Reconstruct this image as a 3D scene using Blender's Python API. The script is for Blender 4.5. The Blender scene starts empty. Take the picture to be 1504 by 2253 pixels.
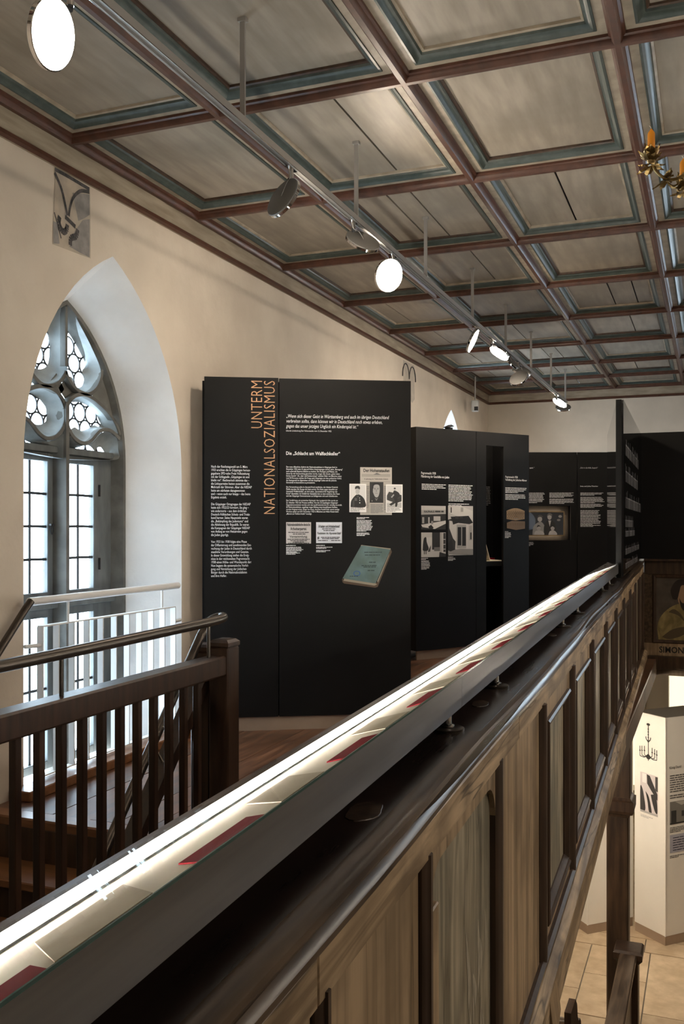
import bpy, math, random
from mathutils import Vector, Matrix
random.seed(7)
PI = math.pi
scene = bpy.context.scene
COL = scene.collection

# ------------------------------------------------------------------ camera
# gallery floor is z = 0, +Y runs along the nave, the outer wall is at -X
FPX = 2060.0
YAW = math.atan(811 / 2060)
cam_d = bpy.data.cameras.new('camera')
cam = bpy.data.objects.new('camera', cam_d)
COL.objects.link(cam)
cam.location = (0, 0, 1.45)
cam.rotation_euler = (PI / 2, 0, YAW)
cam_d.sensor_fit = 'VERTICAL'
cam_d.sensor_height = 36
cam_d.lens = 36 * FPX / 2253
cam_d.shift_y = 33.5 / 2253
cam_d.clip_start = 0.02
cam_d.clip_end = 200
scene.camera = cam

# ------------------------------------------------------------------ world: bright overcast sky, seen through the windows
world = bpy.data.worlds.new('overcast_sky')
scene.world = world
world.use_nodes = True
bg = world.node_tree.nodes['Background']
bg.inputs['Color'].default_value = (0.70, 0.86, 1.0, 1)
bg.inputs['Strength'].default_value = 6.4

# daylight portals that fill the window openings (they guide the sky light, they add none)
def portal(loc, size_y, size_z, rot_y):
    l = bpy.data.lights.new('window_daylight', 'AREA')
    l.shape = 'RECTANGLE'; l.size = size_z; l.size_y = size_y
    l.cycles.is_portal = True
    o = bpy.data.objects.new('window_daylight', l)
    o.location = loc; o.rotation_euler = (0, rot_y, 0) if rot_y is not None else (-PI / 2, 0, 0)
    if rot_y is None: l.size, l.size_y = size_y, size_z
    COL.objects.link(o)
portal((-4.06, 4.92, 1.42), 1.3, 3.0, -PI / 2)
portal((-4.06, 13.1, 1.42), 1.3, 3.0, -PI / 2)
portal((2.3, 15.93, 1.85), 1.7, 2.7, None)

vs = scene.view_settings
vs.view_transform = 'Standard'; vs.look = 'None'; vs.gamma = 1.0; vs.use_curve_mapping = False
vs.exposure = 1.5
LAMP_POWER = 48.0       # emission of the track lamps' diffusers
scene.cycles.use_denoising = True
scene.cycles.max_bounces = 7
scene.cycles.diffuse_bounces = 4
scene.cycles.glossy_bounces = 3
scene.cycles.use_adaptive_sampling = True
scene.cycles.adaptive_threshold = 0.05
scene.cycles.transparent_max_bounces = 16
scene.cycles.sample_clamp_indirect = 6.0
scene.cycles.caustics_reflective = False
scene.cycles.caustics_refractive = False

# ------------------------------------------------------------------ materials
MATS = {}
def new_mat(name):
    m = bpy.data.materials.new(name); m.use_nodes = True
    MATS[name] = m
    return m, m.node_tree.nodes, m.node_tree.links, m.node_tree.nodes['Principled BSDF']

def plain(name, col, rough=0.5, metal=0.0, emit=None, estr=0.0, coat=0.0, spec=0.5):
    m, N, L, b = new_mat(name)
    b.inputs['Base Color'].default_value = (*col, 1)
    b.inputs['Roughness'].default_value = rough
    b.inputs['Metallic'].default_value = metal
    b.inputs['Coat Weight'].default_value = coat
    b.inputs['Coat Roughness'].default_value = 0.04
    b.inputs['Specular IOR Level'].default_value = spec
    if emit:
        b.inputs['Emission Color'].default_value = (*emit, 1)
        b.inputs['Emission Strength'].default_value = estr
    return m

def tex(name, c1, c2, scale=(1, 1, 1), nscale=4.0, detail=6.0, rough=0.6, rough2=None, bump=0.1, bdist=0.01,
        lo=0.35, hi=0.65, coord='Object', distort=0.0, metal=0.0, c3=None, s3=1.2, f3=0.5, bscale=None, randv=0.0, spec=0.5, coat=0.0, crack=0.0, cscale=2.0, cwid=.02):
    """two-colour stretched noise with fine relief; c3 adds large soft patches; randv varies value per object"""
    m, N, L, b = new_mat(name)
    tc = N.new('ShaderNodeTexCoord'); mp = N.new('ShaderNodeMapping')
    mp.inputs['Scale'].default_value = scale
    L.new(tc.outputs[coord], mp.inputs['Vector'])
    src = mp.outputs['Vector']
    oi = None
    if randv > 0:
        oi = N.new('ShaderNodeObjectInfo')
        add = N.new('ShaderNodeVectorMath'); add.operation = 'ADD'
        mul = N.new('ShaderNodeVectorMath'); mul.operation = 'SCALE'
        comb = N.new('ShaderNodeCombineXYZ')
        for i in range(3): L.new(oi.outputs['Random'], comb.inputs[i])
        L.new(comb.outputs[0], mul.inputs[0]); mul.inputs['Scale'].default_value = 37.0
        L.new(src, add.inputs[0]); L.new(mul.outputs[0], add.inputs[1]); src = add.outputs[0]
    n1 = N.new('ShaderNodeTexNoise'); n1.inputs['Scale'].default_value = nscale
    n1.inputs['Detail'].default_value = detail; n1.inputs['Distortion'].default_value = distort
    L.new(src, n1.inputs['Vector'])
    r = N.new('ShaderNodeValToRGB')
    r.color_ramp.elements[0].position = lo; r.color_ramp.elements[0].color = (*c1, 1)
    r.color_ramp.elements[1].position = hi; r.color_ramp.elements[1].color = (*c2, 1)
    L.new(n1.outputs['Fac'], r.inputs['Fac'])
    out = r.outputs['Color']
    if c3:
        n3 = N.new('ShaderNodeTexNoise'); n3.inputs['Scale'].default_value = s3; n3.inputs['Detail'].default_value = 4
        L.new(tc.outputs[coord], n3.inputs['Vector'])
        mr = N.new('ShaderNodeMapRange'); mr.inputs['From Min'].default_value = 0.45; mr.inputs['From Max'].default_value = 0.7
        mr.inputs['To Max'].default_value = f3
        L.new(n3.outputs['Fac'], mr.inputs['Value'])
        mx = N.new('ShaderNodeMix'); mx.data_type = 'RGBA'
        L.new(mr.outputs['Result'], mx.inputs['Factor']); L.new(out, mx.inputs[6]); mx.inputs[7].default_value = (*c3, 1)
        out = mx.outputs[2]
    if crack > 0:
        # thin dark splits that follow the grain
        n4 = N.new('ShaderNodeTexNoise'); n4.inputs['Scale'].default_value = cscale; n4.inputs['Detail'].default_value = 3
        L.new(src, n4.inputs['Vector'])
        sb = N.new('ShaderNodeMath'); sb.operation = 'SUBTRACT'; sb.inputs[1].default_value = .5; L.new(n4.outputs['Fac'], sb.inputs[0])
        ab = N.new('ShaderNodeMath'); ab.operation = 'ABSOLUTE'; L.new(sb.outputs[0], ab.inputs[0])
        cr = N.new('ShaderNodeMapRange'); cr.inputs['From Max'].default_value = cwid; cr.inputs['To Min'].default_value = crack; cr.inputs['To Max'].default_value = 0
        L.new(ab.outputs[0], cr.inputs['Value'])
        mc = N.new('ShaderNodeMix'); mc.data_type = 'RGBA'
        L.new(cr.outputs['Result'], mc.inputs['Factor']); L.new(out, mc.inputs[6]); mc.inputs[7].default_value = (.03, .019, .012, 1)
        out = mc.outputs[2]
    if randv > 0:
        hsv = N.new('ShaderNodeHueSaturation')
        mr2 = N.new('ShaderNodeMapRange'); mr2.inputs['To Min'].default_value = 1 - randv; mr2.inputs['To Max'].default_value = 1 + randv
        L.new(oi.outputs['Random'], mr2.inputs['Value']); L.new(mr2.outputs['Result'], hsv.inputs['Value'])
        L.new(out, hsv.inputs['Color']); out = hsv.outputs['Color']
    L.new(out, b.inputs['Base Color'])
    if rough2 is None:
        b.inputs['Roughness'].default_value = rough
    else:
        mrr = N.new('ShaderNodeMapRange'); mrr.inputs['To Min'].default_value = rough; mrr.inputs['To Max'].default_value = rough2
        L.new(n1.outputs['Fac'], mrr.inputs['Value']); L.new(mrr.outputs['Result'], b.inputs['Roughness'])
    b.inputs['Metallic'].default_value = metal
    b.inputs['Specular IOR Level'].default_value = spec
    b.inputs['Coat Weight'].default_value = coat
    if bump > 0:
        bp = N.new('ShaderNodeBump'); bp.inputs['Strength'].default_value = bump; bp.inputs['Distance'].default_value = bdist
        h = n1.outputs['Fac']
        if bscale:
            nb = N.new('ShaderNodeTexNoise'); nb.inputs['Scale'].default_value = bscale; nb.inputs['Detail'].default_value = 8
            L.new(tc.outputs[coord], nb.inputs['Vector']); h = nb.outputs['Fac']
        L.new(h, bp.inputs['Height']); L.new(bp.outputs['Normal'], b.inputs['Normal'])
    return m

def glass_mat(name, tint=(1, 1, 1), gloss=0.08, rough=0.02, grazing=.9):
    m, N, L, b = new_mat(name)
    N.remove(b)
    t = N.new('ShaderNodeBsdfTransparent'); t.inputs['Color'].default_value = (*tint, 1)
    g = N.new('ShaderNodeBsdfGlossy'); g.inputs['Roughness'].default_value = rough
    lw = N.new('ShaderNodeLayerWeight'); lw.inputs['Blend'].default_value = .5
    pw = N.new('ShaderNodeMath'); pw.operation = 'POWER'; pw.inputs[1].default_value = 4.0
    mx = N.new('ShaderNodeMixShader')
    mt = N.new('ShaderNodeMath'); mt.operation = 'MULTIPLY_ADD'; mt.inputs[1].default_value = grazing; mt.inputs[2].default_value = gloss
    L.new(lw.outputs['Facing'], pw.inputs[0]); L.new(pw.outputs[0], mt.inputs[0]); mt.use_clamp = True
    L.new(mt.outputs[0], mx.inputs['Fac']); L.new(t.outputs[0], mx.inputs[1]); L.new(g.outputs[0], mx.inputs[2])
    L.new(mx.outputs[0], N['Material Output'].inputs['Surface'])
    return m

plaster = tex('lime_plaster', (.58, .51, .43), (.66, .59, .50), nscale=2.2, rough=.9, bump=.4, bdist=.012, c3=(.50, .44, .37), s3=.9, f3=.55, bscale=9, spec=.2)
plaster_white = tex('white_reveal_plaster', (.64, .63, .615), (.72, .71, .695), nscale=3, rough=.9, bump=.45, bdist=.012, bscale=12, spec=.2)
plaster_far = tex('aged_plaster', (.52, .47, .40), (.62, .56, .48), nscale=1.6, rough=.9, bump=.2, bdist=.01, c3=(.44, .40, .34), s3=1.4, f3=.5, bscale=9, spec=.2)
board_cream = tex('ceiling_board_paint', (.26, .222, .175), (.37, .32, .26), scale=(6, .8, 1), nscale=2.6, detail=8, rough=.42, rough2=.55, bump=.12, bdist=.004,
                  c3=(.20, .172, .138), s3=1.8, f3=.6, randv=.08)
lath_cream = tex('cream_lath_paint', (.28, .235, .175), (.40, .34, .26), nscale=12, rough=.5, bump=.1, bdist=.003)
rib_red = tex('oxblood_paint', (.055, .021, .012), (.095, .036, .021), nscale=14, rough=.33, rough2=.5, bump=.15, bdist=.003, scale=(1, 1, 1))
teal = tex('teal_paint', (.034, .048, .043), (.060, .080, .072), nscale=16, rough=.34, rough2=.5, bump=.15, bdist=.003)
gap_dark = plain('dark_joint', (.012, .009, .007), .9)
frieze_paint = tex('frieze_paint', (.25, .21, .155), (.37, .315, .24), scale=(1, .6, 5), nscale=5, rough=.55, bump=.15, bdist=.004, c3=(.13, .105, .08), s3=1.6, f3=.5)
stone_grey = tex('tracery_stone', (.085, .083, .075), (.135, .132, .12), nscale=9, rough=.75, bump=.3, bdist=.005, bscale=30)
win_paint = tex('grey_window_paint', (.085, .095, .096), (.13, .142, .143), scale=(1, 1, .3), nscale=14, rough=.55, bump=.12, bdist=.003)
lead = plain('lead_came', (.05, .05, .052), .5, .6)
iron = plain('wrought_iron', (.03, .03, .032), .45, .7)
pane_glass = glass_mat('window_glass', (.97, .99, 1), .04)
case_glass = glass_mat('case_glass', (.98, 1, .99), .012, .0, .14)
glass_edge = plain('green_glass_edge', (.07, .13, .12), .15)
white_steel = plain('white_lacquer_steel', (.74, .75, .75), .4)
dark_steel = tex('bronzed_steel', (.07, .058, .048), (.10, .085, .07), scale=(1, .05, 1), nscale=30, rough=.28, rough2=.42, bump=0, metal=.85)
brushed = tex('brushed_steel', (.29, .295, .31), (.37, .375, .39), scale=(1, .04, 1), nscale=40, rough=.30, rough2=.44, bump=0, metal=.95)
chrome = plain('chrome', (.75, .75, .76), .07, 1.0)
alu = plain('grey_aluminium', (.40, .39, .375), .42, .6)
lamp_back = plain('lamp_housing_grey', (.17, .165, .157), .5, .2)
banister_wood = tex('dark_oak', (.020, .010, .006), (.050, .025, .014), scale=(3, 3, .4), nscale=9, rough=.32, rough2=.45, bump=.15, bdist=.004, randv=.15)
floor_wood = tex('worn_floor_boards', (.075, .032, .016), (.19, .085, .042), scale=(9, .7, 9), nscale=2.6, detail=9, rough=.30, rough2=.5, bump=.25, bdist=.004, distort=.6, c3=(.05, .026, .016), s3=2.5, f3=.6, randv=.22)
oak_orange = tex('varnished_oak', (.15, .062, .024), (.23, .105, .045), scale=(.8, 6, 6), nscale=4, rough=.3, rough2=.45, bump=.1, bdist=.003)
old_wood = tex('worn_parapet_wood', (.24, .165, .095), (.60, .45, .285), scale=(7, .55, 7), nscale=3.4, detail=12, rough=.40, rough2=.62, bump=.45, bdist=.006, distort=.9, lo=.38, hi=.62, c3=(.11, .07, .04), s3=5.0, f3=.75, randv=.06, crack=.75, cscale=1.3, cwid=.012)
old_wood_v = tex('worn_upright_wood', (.28, .195, .112), (.54, .395, .245), scale=(8, 8, .35), nscale=3.2, detail=12, rough=.42, rough2=.6, bump=.35, bdist=.005, distort=.5, lo=.36, hi=.64, c3=(.13, .085, .048), s3=4.2, f3=.65, randv=.08, crack=.5, cscale=1.0, cwid=.010)
painted_panel = tex('faded_grey_painting', (.17, .15, .105), (.50, .44, .32), scale=(5, 5, .7), nscale=2.8, detail=12, rough=.38, rough2=.6, bump=.2, bdist=.004, distort=1.4, lo=.36, hi=.66, c3=(.16, .165, .14), s3=5.0, f3=.55, randv=.1, crack=.35, cscale=1.2, cwid=.012)
strip_dark = tex('dark_brown_moulding', (.028, .015, .009), (.062, .034, .020), scale=(4, 4, .5), nscale=8, rough=.33, rough2=.45, bump=.12, bdist=.003, randv=.1)
ledge_wood = tex('dark_polished_ledge', (.010, .006, .005), (.022, .012, .009), scale=(5, .5, 5), nscale=5, rough=.22, rough2=.36, bump=.12, bdist=.004)
knot_wood = tex('wood_knot', (.018, .011, .008), (.055, .034, .021), nscale=30, rough=.4, bump=.3, bdist=.004)
mold_wood = tex('ledge_moulding_wood', (.034, .021, .013), (.105, .070, .043), scale=(5, .6, 5), nscale=6, rough=.25, rough2=.4, bump=.2, bdist=.005, distort=.4)
black_board = tex('black_exhibit_board', (.0062, .0060, .0060), (.0078, .0075, .0074), nscale=3, rough=.52, bump=0, spec=.18)
black_in = plain('black_recess', (.004, .004, .0042), .6, spec=.2)
black_gloss = plain('glossy_black_glass', (.006, .007, .009), .055, 0, spec=.6)
kick_bronze = tex('bronze_kick_plate', (.34, .25, .185), (.40, .30, .22), nscale=3, rough=.5, bump=0, metal=.2)
txt_white = plain('white_print', (.80, .80, .80), .6)
txt_grey = plain('small_white_print', (.62, .62, .62), .6)
txt_orange = plain('orange_print', (.64, .35, .18), .6)
ink = plain('black_ink', (.015, .014, .014), .6)
cream_paper = tex('cream_paper', (.60, .52, .40), (.70, .62, .49), nscale=8, rough=.7, bump=0)
paper_shade = tex('toned_paper', (.40, .33, .25), (.50, .42, .33), nscale=8, rough=.95, bump=0, spec=.03)
red_cover = plain('dark_red_cover', (.22, .012, .018), .95, spec=.02)
led_line = plain('case_light_line', (1, 1, 1), .4, emit=(1, .93, .84), estr=110)
case_floor = plain('cream_case_lining', (.74, .65, .54), .9, spec=.05)
led = plain('case_light_diffuser', (1, 1, 1), .4, emit=(1, .95, .86), estr=7)
diffuser = plain('lamp_diffuser', (1, 1, 1), .4, emit=(1, .85, .68), estr=LAMP_POWER)
nave_diffuser = plain('nave_lamp_diffuser', (1, 1, 1), .4, emit=(1, .86, .68), estr=LAMP_POWER * 1.5)  # glow of the unseen spotlights under the gallery
white_board = tex('white_exhibit_board', (.76, .73, .67), (.80, .77, .71), nscale=2, rough=.5, bump=0)
top_grey = plain('grey_plinth_top', (.22, .20, .17), .5)
showcase_lit = plain('backlit_showcase', (.9, .86, .78), .5, emit=(1, .86, .64), estr=.45)
frame_pale = plain('pale_showcase_frame', (.50, .45, .36), .5)
limestone = tex('limestone_slab', (.46, .34, .215), (.60, .465, .315), nscale=7, detail=9, rough=.6, rough2=.75, bump=.3, bdist=.006, c3=(.38, .28, .18), s3=2, f3=.5, randv=.1, bscale=18)
mortar = plain('grey_mortar', (.20, .175, .14), .95)
post_wood = tex('dark_post_timber', (.028, .015, .008), (.075, .042, .022), scale=(5, 5, .5), nscale=5, rough=.38, rough2=.5, bump=.25, bdist=.005, c3=(.015, .009, .006), s3=3, f3=.5)
soffit_wood = tex('soffit_boards', (.10, .07, .045), (.17, .12, .08), scale=(6, .6, 1), nscale=3, rough=.7, bump=.15)
brass = tex('aged_brass', (.16, .10, .035), (.36, .25, .10), nscale=22, rough=.24, rough2=.42, bump=.2, bdist=.003, metal=.95)
candle_wax = plain('orange_candle_wax', (.80, .30, .015), .45)
wick = plain('candle_wick', (.75, .70, .6), .8)
sensor_white = plain('white_plastic', (.55, .55, .53), .5)
gold_frame = plain('brass_strip', (.42, .30, .16), .35, .7)
_pm = {}
def pm(v, tint=(1, .97, .94)):
    v = v * (1 + .45 * min(1, v / .4)) if v > .08 else v * .7     # harder contrast, as printed photographs have
    k = (round(v, 3), tint)
    if k not in _pm:
        _pm[k] = plain('print_tone_%d' % len(_pm), tuple(v * t for t in tint), .55)
    return _pm[k]

# ------------------------------------------------------------------ mesh helpers
class MB:
    def __init__(s): s.v = []; s.f = []; s.m = []; s.cur = 0
    def poly(s, pts):
        i = len(s.v); s.v += [tuple(p) for p in pts]; s.f.append(list(range(i, i + len(pts)))); s.m.append(s.cur)
    def box(s, x0, x1, y0, y1, z0, z1, ch=0.0):
        if ch > 0:
            # chamfered box: the eight corners cut back on all edges
            v = []; x, y, z = (x0, x1), (y0, y1), (z0, z1); i0 = len(s.v)
            c = ch; ids = {}
            for i in (0, 1):
                for j in (0, 1):
                    for k in (0, 1):
                        sx, sy, sz = (c if i == 0 else -c), (c if j == 0 else -c), (c if k == 0 else -c)
                        for a, p in (('x', (x[i], y[j] + sy, z[k] + sz)), ('y', (x[i] + sx, y[j], z[k] + sz)), ('z', (x[i] + sx, y[j] + sy, z[k]))):
                            ids[(i, j, k, a)] = len(s.v); s.v.append(p)
            F = []
            for i in (0, 1): F.append([ids[(i, j, k, 'x')] for j, k in ((0, 0), (1, 0), (1, 1), (0, 1))])
            for j in (0, 1): F.append([ids[(i, j, k, 'y')] for i, k in ((0, 0), (1, 0), (1, 1), (0, 1))])
            for k in (0, 1): F.append([ids[(i, j, k, 'z')] for i, j in ((0, 0), (1, 0), (1, 1), (0, 1))])
            for j in (0, 1):
                for k in (0, 1): F.append([ids[(0, j, k, 'y')], ids[(1, j, k, 'y')], ids[(1, j, k, 'z')], ids[(0, j, k, 'z')]])
            for i in (0, 1):
                for k in (0, 1): F.append([ids[(i, 0, k, 'x')], ids[(i, 1, k, 'x')], ids[(i, 1, k, 'z')], ids[(i, 0, k, 'z')]])
            for i in (0, 1):
                for j in (0, 1): F.append([ids[(i, j, 0, 'x')], ids[(i, j, 1, 'x')], ids[(i, j, 1, 'y')], ids[(i, j, 0, 'y')]])
            for i in (0, 1):
                for j in (0, 1):
                    for k in (0, 1): F.append([ids[(i, j, k, a)] for a in 'xyz'])
            s.f += F; s.m += [s.cur] * len(F); s.fix = True
            return s
        i = len(s.v)
        s.v += [(x0, y0, z0), (x1, y0, z0), (x1, y1, z0), (x0, y1, z0), (x0, y0, z1), (x1, y0, z1), (x1, y1, z1), (x0, y1, z1)]
        F = [[0, 3, 2, 1], [4, 5, 6, 7], [0, 1, 5, 4], [1, 2, 6, 5], [2, 3, 7, 6], [3, 0, 4, 7]]
        s.f += [[i + k for k in q] for q in F]; s.m += [s.cur] * 6
        return s
    def loft(s, rings, closed=True, caps=True):
        """rings: lists of 3D points with the same count"""
        n = len(rings[0]); b = len(s.v)
        for r in rings: s.v += [tuple(p) for p in r]
        for a in range(len(rings) - 1):
            for k in range(n if closed else n - 1):
                k2 = (k + 1) % n
                s.f.append([b + a * n + k, b + a * n + k2, b + (a + 1) * n + k2, b + (a + 1) * n + k]); s.m.append(s.cur)
        if caps and closed:
            s.f.append([b + k for k in range(n)][::-1]); s.m.append(s.cur)
            e = b + (len(rings) - 1) * n
            s.f.append([e + k for k in range(n)]); s.m.append(s.cur)
        return s
    def tube(s, pts, r, n=10, caps=True):
        pts = [Vector(p) for p in pts]; rings = []
        rr = r if isinstance(r, (list, tuple)) else [r] * len(pts)
        up = None
        for i, p in enumerate(pts):
            t = ((pts[min(i + 1, len(pts) - 1)] - pts[max(i - 1, 0)])).normalized()
            if up is None:
                up = Vector((0, 0, 1)) if abs(t.z) < .9 else Vector((1, 0, 0))
            a = t.cross(up)
            if a.length < 1e-4: a = t.cross(Vector((1, 0, .3)))
            a.normalize(); b2 = a.cross(t).normalized(); up = b2
            rings.append([p + rr[i] * (math.cos(2 * PI * k / n) * a + math.sin(2 * PI * k / n) * b2) for k in range(n)])
        return s.loft(rings, True, caps)
    def lathe(s, prof, n=20, center=(0, 0, 0)):
        """prof: (r, z) pairs about the local z axis"""
        rings = [[(center[0] + r * math.cos(2 * PI * k / n), center[1] + r * math.sin(2 * PI * k / n), center[2] + z) for k in range(n)] for r, z in prof]
        return s.loft(rings, True, True)
    def bar(s, a, b2, w, h):
        """rectangular bar from a to b; w sideways, h along the upright side"""
        a, b2 = Vector(a), Vector(b2); t = (b2 - a).normalized()
        sd = t.cross(Vector((0, 0, 1)))
        if sd.length < 1e-4: sd = Vector((1, 0, 0))
        sd.normalize(); u = sd.cross(t).normalized()
        off = [(-w / 2, -h / 2), (w / 2, -h / 2), (w / 2, h / 2), (-w / 2, h / 2)]
        return s.loft([[p + x * sd + y * u for x, y in off] for p in (a, b2)])
    def build(s, name, mat, parent=None, smooth=False, loc=None):
        me = bpy.data.meshes.new(name); me.from_pydata(s.v, [], s.f)
        for m in (mat if isinstance(mat, (list, tuple)) else [mat]): me.materials.append(m)
        me.polygons.foreach_set('material_index', s.m)
        if smooth: me.polygons.foreach_set('use_smooth', [True] * len(me.polygons))
        import bmesh
        bm = bmesh.new(); bm.from_mesh(me); bmesh.ops.recalc_face_normals(bm, faces=bm.faces); bm.to_mesh(me); bm.free()
        if smooth:
            try: me.set_sharp_from_angle(angle=math.radians(38))
            except Exception: pass
        return link(name, me, parent, loc)

def link(name, me, parent=None, loc=None):
    o = bpy.data.objects.new(name, me); COL.objects.link(o)
    if parent: o.parent = parent
    if loc is not None: o.location = loc
    return o
def empty(name, loc=(0, 0, 0), rz=0.0, rot=None):
    o = bpy.data.objects.new(name, None); COL.objects.link(o)
    o.location = loc; o.rotation_euler = rot if rot else (0, 0, rz); o.empty_display_size = .1
    return o
def tag(o, label, cat, group=None):
    o['label'] = label; o['category'] = cat
    if group: o['group'] = group
    return o
def struct(o, label=None):
    o['kind'] = 'structure'
    if label: o['label'] = label
    return o
def box(name, mat, x0, x1, y0, y1, z0, z1, parent=None, ch=0.0):
    return MB().box(x0, x1, y0, y1, z0, z1, ch).build(name, mat, parent)
def copy_tree(o, parent=None):
    c = o.copy(); COL.objects.link(c)
    if parent: c.parent = parent
    for ch in list(o.children): copy_tree(ch, c)
    return c
def circ(cx, cy, r, n=16, r2=None, a0=0, a1=2 * PI):
    r2 = r2 or r
    full = abs(a1 - a0 - 2 * PI) < 1e-6
    m = n if full else n - 1
    return [(cx + r * math.cos(a0 + (a1 - a0) * k / m), cy + r2 * math.sin(a0 + (a1 - a0) * k / m)) for k in range(n)]
def smooth_path(pts, k=4):
    """Catmull-Rom through points of any dimension"""
    P = [Vector(p) for p in pts]; out = []
    for i in range(len(P) - 1):
        p0, p1, p2, p3 = P[max(i - 1, 0)], P[i], P[i + 1], P[min(i + 2, len(P) - 1)]
        for j in range(k):
            t = j / k
            out.append(.5 * ((2 * p1) + (p2 - p0) * t + (2 * p0 - 5 * p1 + 4 * p2 - p3) * t * t + (3 * p1 - p0 - 3 * p2 + p3) * t ** 3))
    out.append(P[-1]); return out

# ---- flat print on an exhibit: local x along the board, z up, the face looks along -y
def text(name, body, x, z, mat, parent, size=.02, fit_w=None, fit_h=None, align='LEFT', shear=0.0, bold=0.0, spacing=1.0, y=-.0012, rot=0.0, line=1.0, flip=None):
    cu = bpy.data.curves.new(name, 'FONT'); cu.body = body; cu.size = size; cu.align_x = align
    cu.resolution_u = 2; cu.shear = shear; cu.offset = bold * size; cu.space_character = spacing; cu.space_line = line
    cu.fill_mode = 'FRONT'
    ob = bpy.data.objects.new(name, cu)
    me = bpy.data.meshes.new_from_object(ob)
    bpy.data.objects.remove(ob); bpy.data.curves.remove(cu)
    xs = [v.co.x for v in me.vertices]; ys = [v.co.y for v in me.vertices]
    if not xs: return None
    x0, x1, y0, y1 = min(xs), max(xs), min(ys), max(ys)
    sx = fit_w / (x1 - x0) if fit_w else 1.0
    sy = fit_h / (y1 - y0) if fit_h else (1.0)
    cr, sr = math.cos(rot), math.sin(rot)
    for v in me.vertices:
        a = (v.co.x - x0) * sx; b = (v.co.y - y1) * sy      # top-left corner of the block is the anchor
        v.co = (x + a * cr - b * sr, y, z + a * sr + b * cr)
    me.materials.clear(); me.materials.append(mat)
    return link(name, me, parent)
def greek(name, x, z, w, n, lh, mat, parent, h=.5, y=-.0012, last=.6, seed=0):
    """lines of print too small to read: word-length strokes"""
    R = random.Random(seed + int(x * 1000) + int(z * 1000)); mb = MB()
    for k in range(n):
        zz = z - k * lh; xx = x; end = x + w * (R.uniform(.86, 1) if k < n - 1 else last)
        while xx < end:
            ww = min(R.uniform(.25, 1.1) * lh * 3.2, end - xx)
            mb.poly([(xx, y, zz), (xx + ww, y, zz), (xx + ww, y, zz - lh * h), (xx, y, zz - lh * h)])
            xx += ww + lh * .28
    return mb.build(name, mat, parent)
def prints(name, x0, x1, z0, z1, base, shapes, parent, y=-.001, border=None):
    """a flat photograph: base tone and polygons in 0..1 coordinates, each a little in front of the last"""
    mb = MB(); mats = []
    def mi(m):
        if m not in mats: mats.append(m)
        return mats.index(m)
    mb.cur = mi(base); mb.poly([(x0, y, z0), (x1, y, z0), (x1, y, z1), (x0, y, z1)])
    d = y
    for m, pts in shapes:
        d -= .00012
        mb.cur = mi(m); mb.poly([(x0 + (x1 - x0) * a, d, z0 + (z1 - z0) * b) for a, b in pts])
    return mb.build(name, mats, parent)
def rc(a, b, c, d): return [(a, c), (b, c), (b, d), (a, d)]
# ================================================================== STRUCTURE
WX = -3.47                 # inner face of the outer wall
NZ = -2.96                 # nave floor
CZ = 3.70                  # underside of the ceiling laths
YB, YE = -3.4, 15.48       # back and far walls
XR = 5.0                   # opposite wall
def arch(yc, a, zs, za, n=14):
    """pointed arch from right springing over the apex to the left springing, (y, z)"""
    h = za - zs; R = (a * a + h * h) / (2 * a); th = math.asin(min(1, h / R))
    rt = [(yc + a - R + R * math.cos(th * k / n), zs + R * math.sin(th * k / n)) for k in range(n + 1)]
    return rt + [(2 * yc - y, z) for y, z in rt[::-1][1:]]
def wall_with_arches(name, x, ops, y0, y1, z0, z1, mat):
    """ops: (yc, half width, sill z, spring z, apex z) sorted by y; front face only, plus depth from the reveals"""
    mb = MB(); yy = y0
    for (yc, a, zb, zs, za) in ops:
        mb.poly([(x, yy, z0), (x, yc - a, z0), (x, yc - a, z1), (x, yy, z1)])
        mb.poly([(x, yc - a, z0), (x, yc + a, z0), (x, yc + a, zb), (x, yc - a, zb)])
        pts = [(yc + a, zb)] + arch(yc, a, zs, za) + [(yc - a, zb)]
        ar = arch(yc, a, zs, za)
        for p, q in zip(ar[:-1], ar[1:]):
            mb.poly([(x, p[0], p[1]), (x, p[0], z1), (x, q[0], z1), (x, q[0], q[1])])
        yy = yc + a
    mb.poly([(x, yy, z0), (x, y1, z0), (x, y1, z1), (x, yy, z1)])
    return struct(mb.build(name, mat))
def reveal(name, x0, op0, x1, op1, mat, parent, sill=None):
    def ring(x, op):
        yc, a, zb, zs, za = op
        return [(x, yc + a, zb)] + [(x, y, z) for y, z in arch(yc, a, zs, za)] + [(x, yc - a, zb)]
    mb = MB(); r0, r1 = ring(x0, op0), ring(x1, op1)
    mid = [tuple((p[i] + q[i]) / 2 for i in range(3)) for p, q in zip(r0, r1)]
    mb.loft([r0, mid, r1], closed=False)
    mb.poly([r0[0], r0[-1], r1[-1], r1[0]])
    return mb.build(name, mat, parent, smooth=True)

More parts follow.
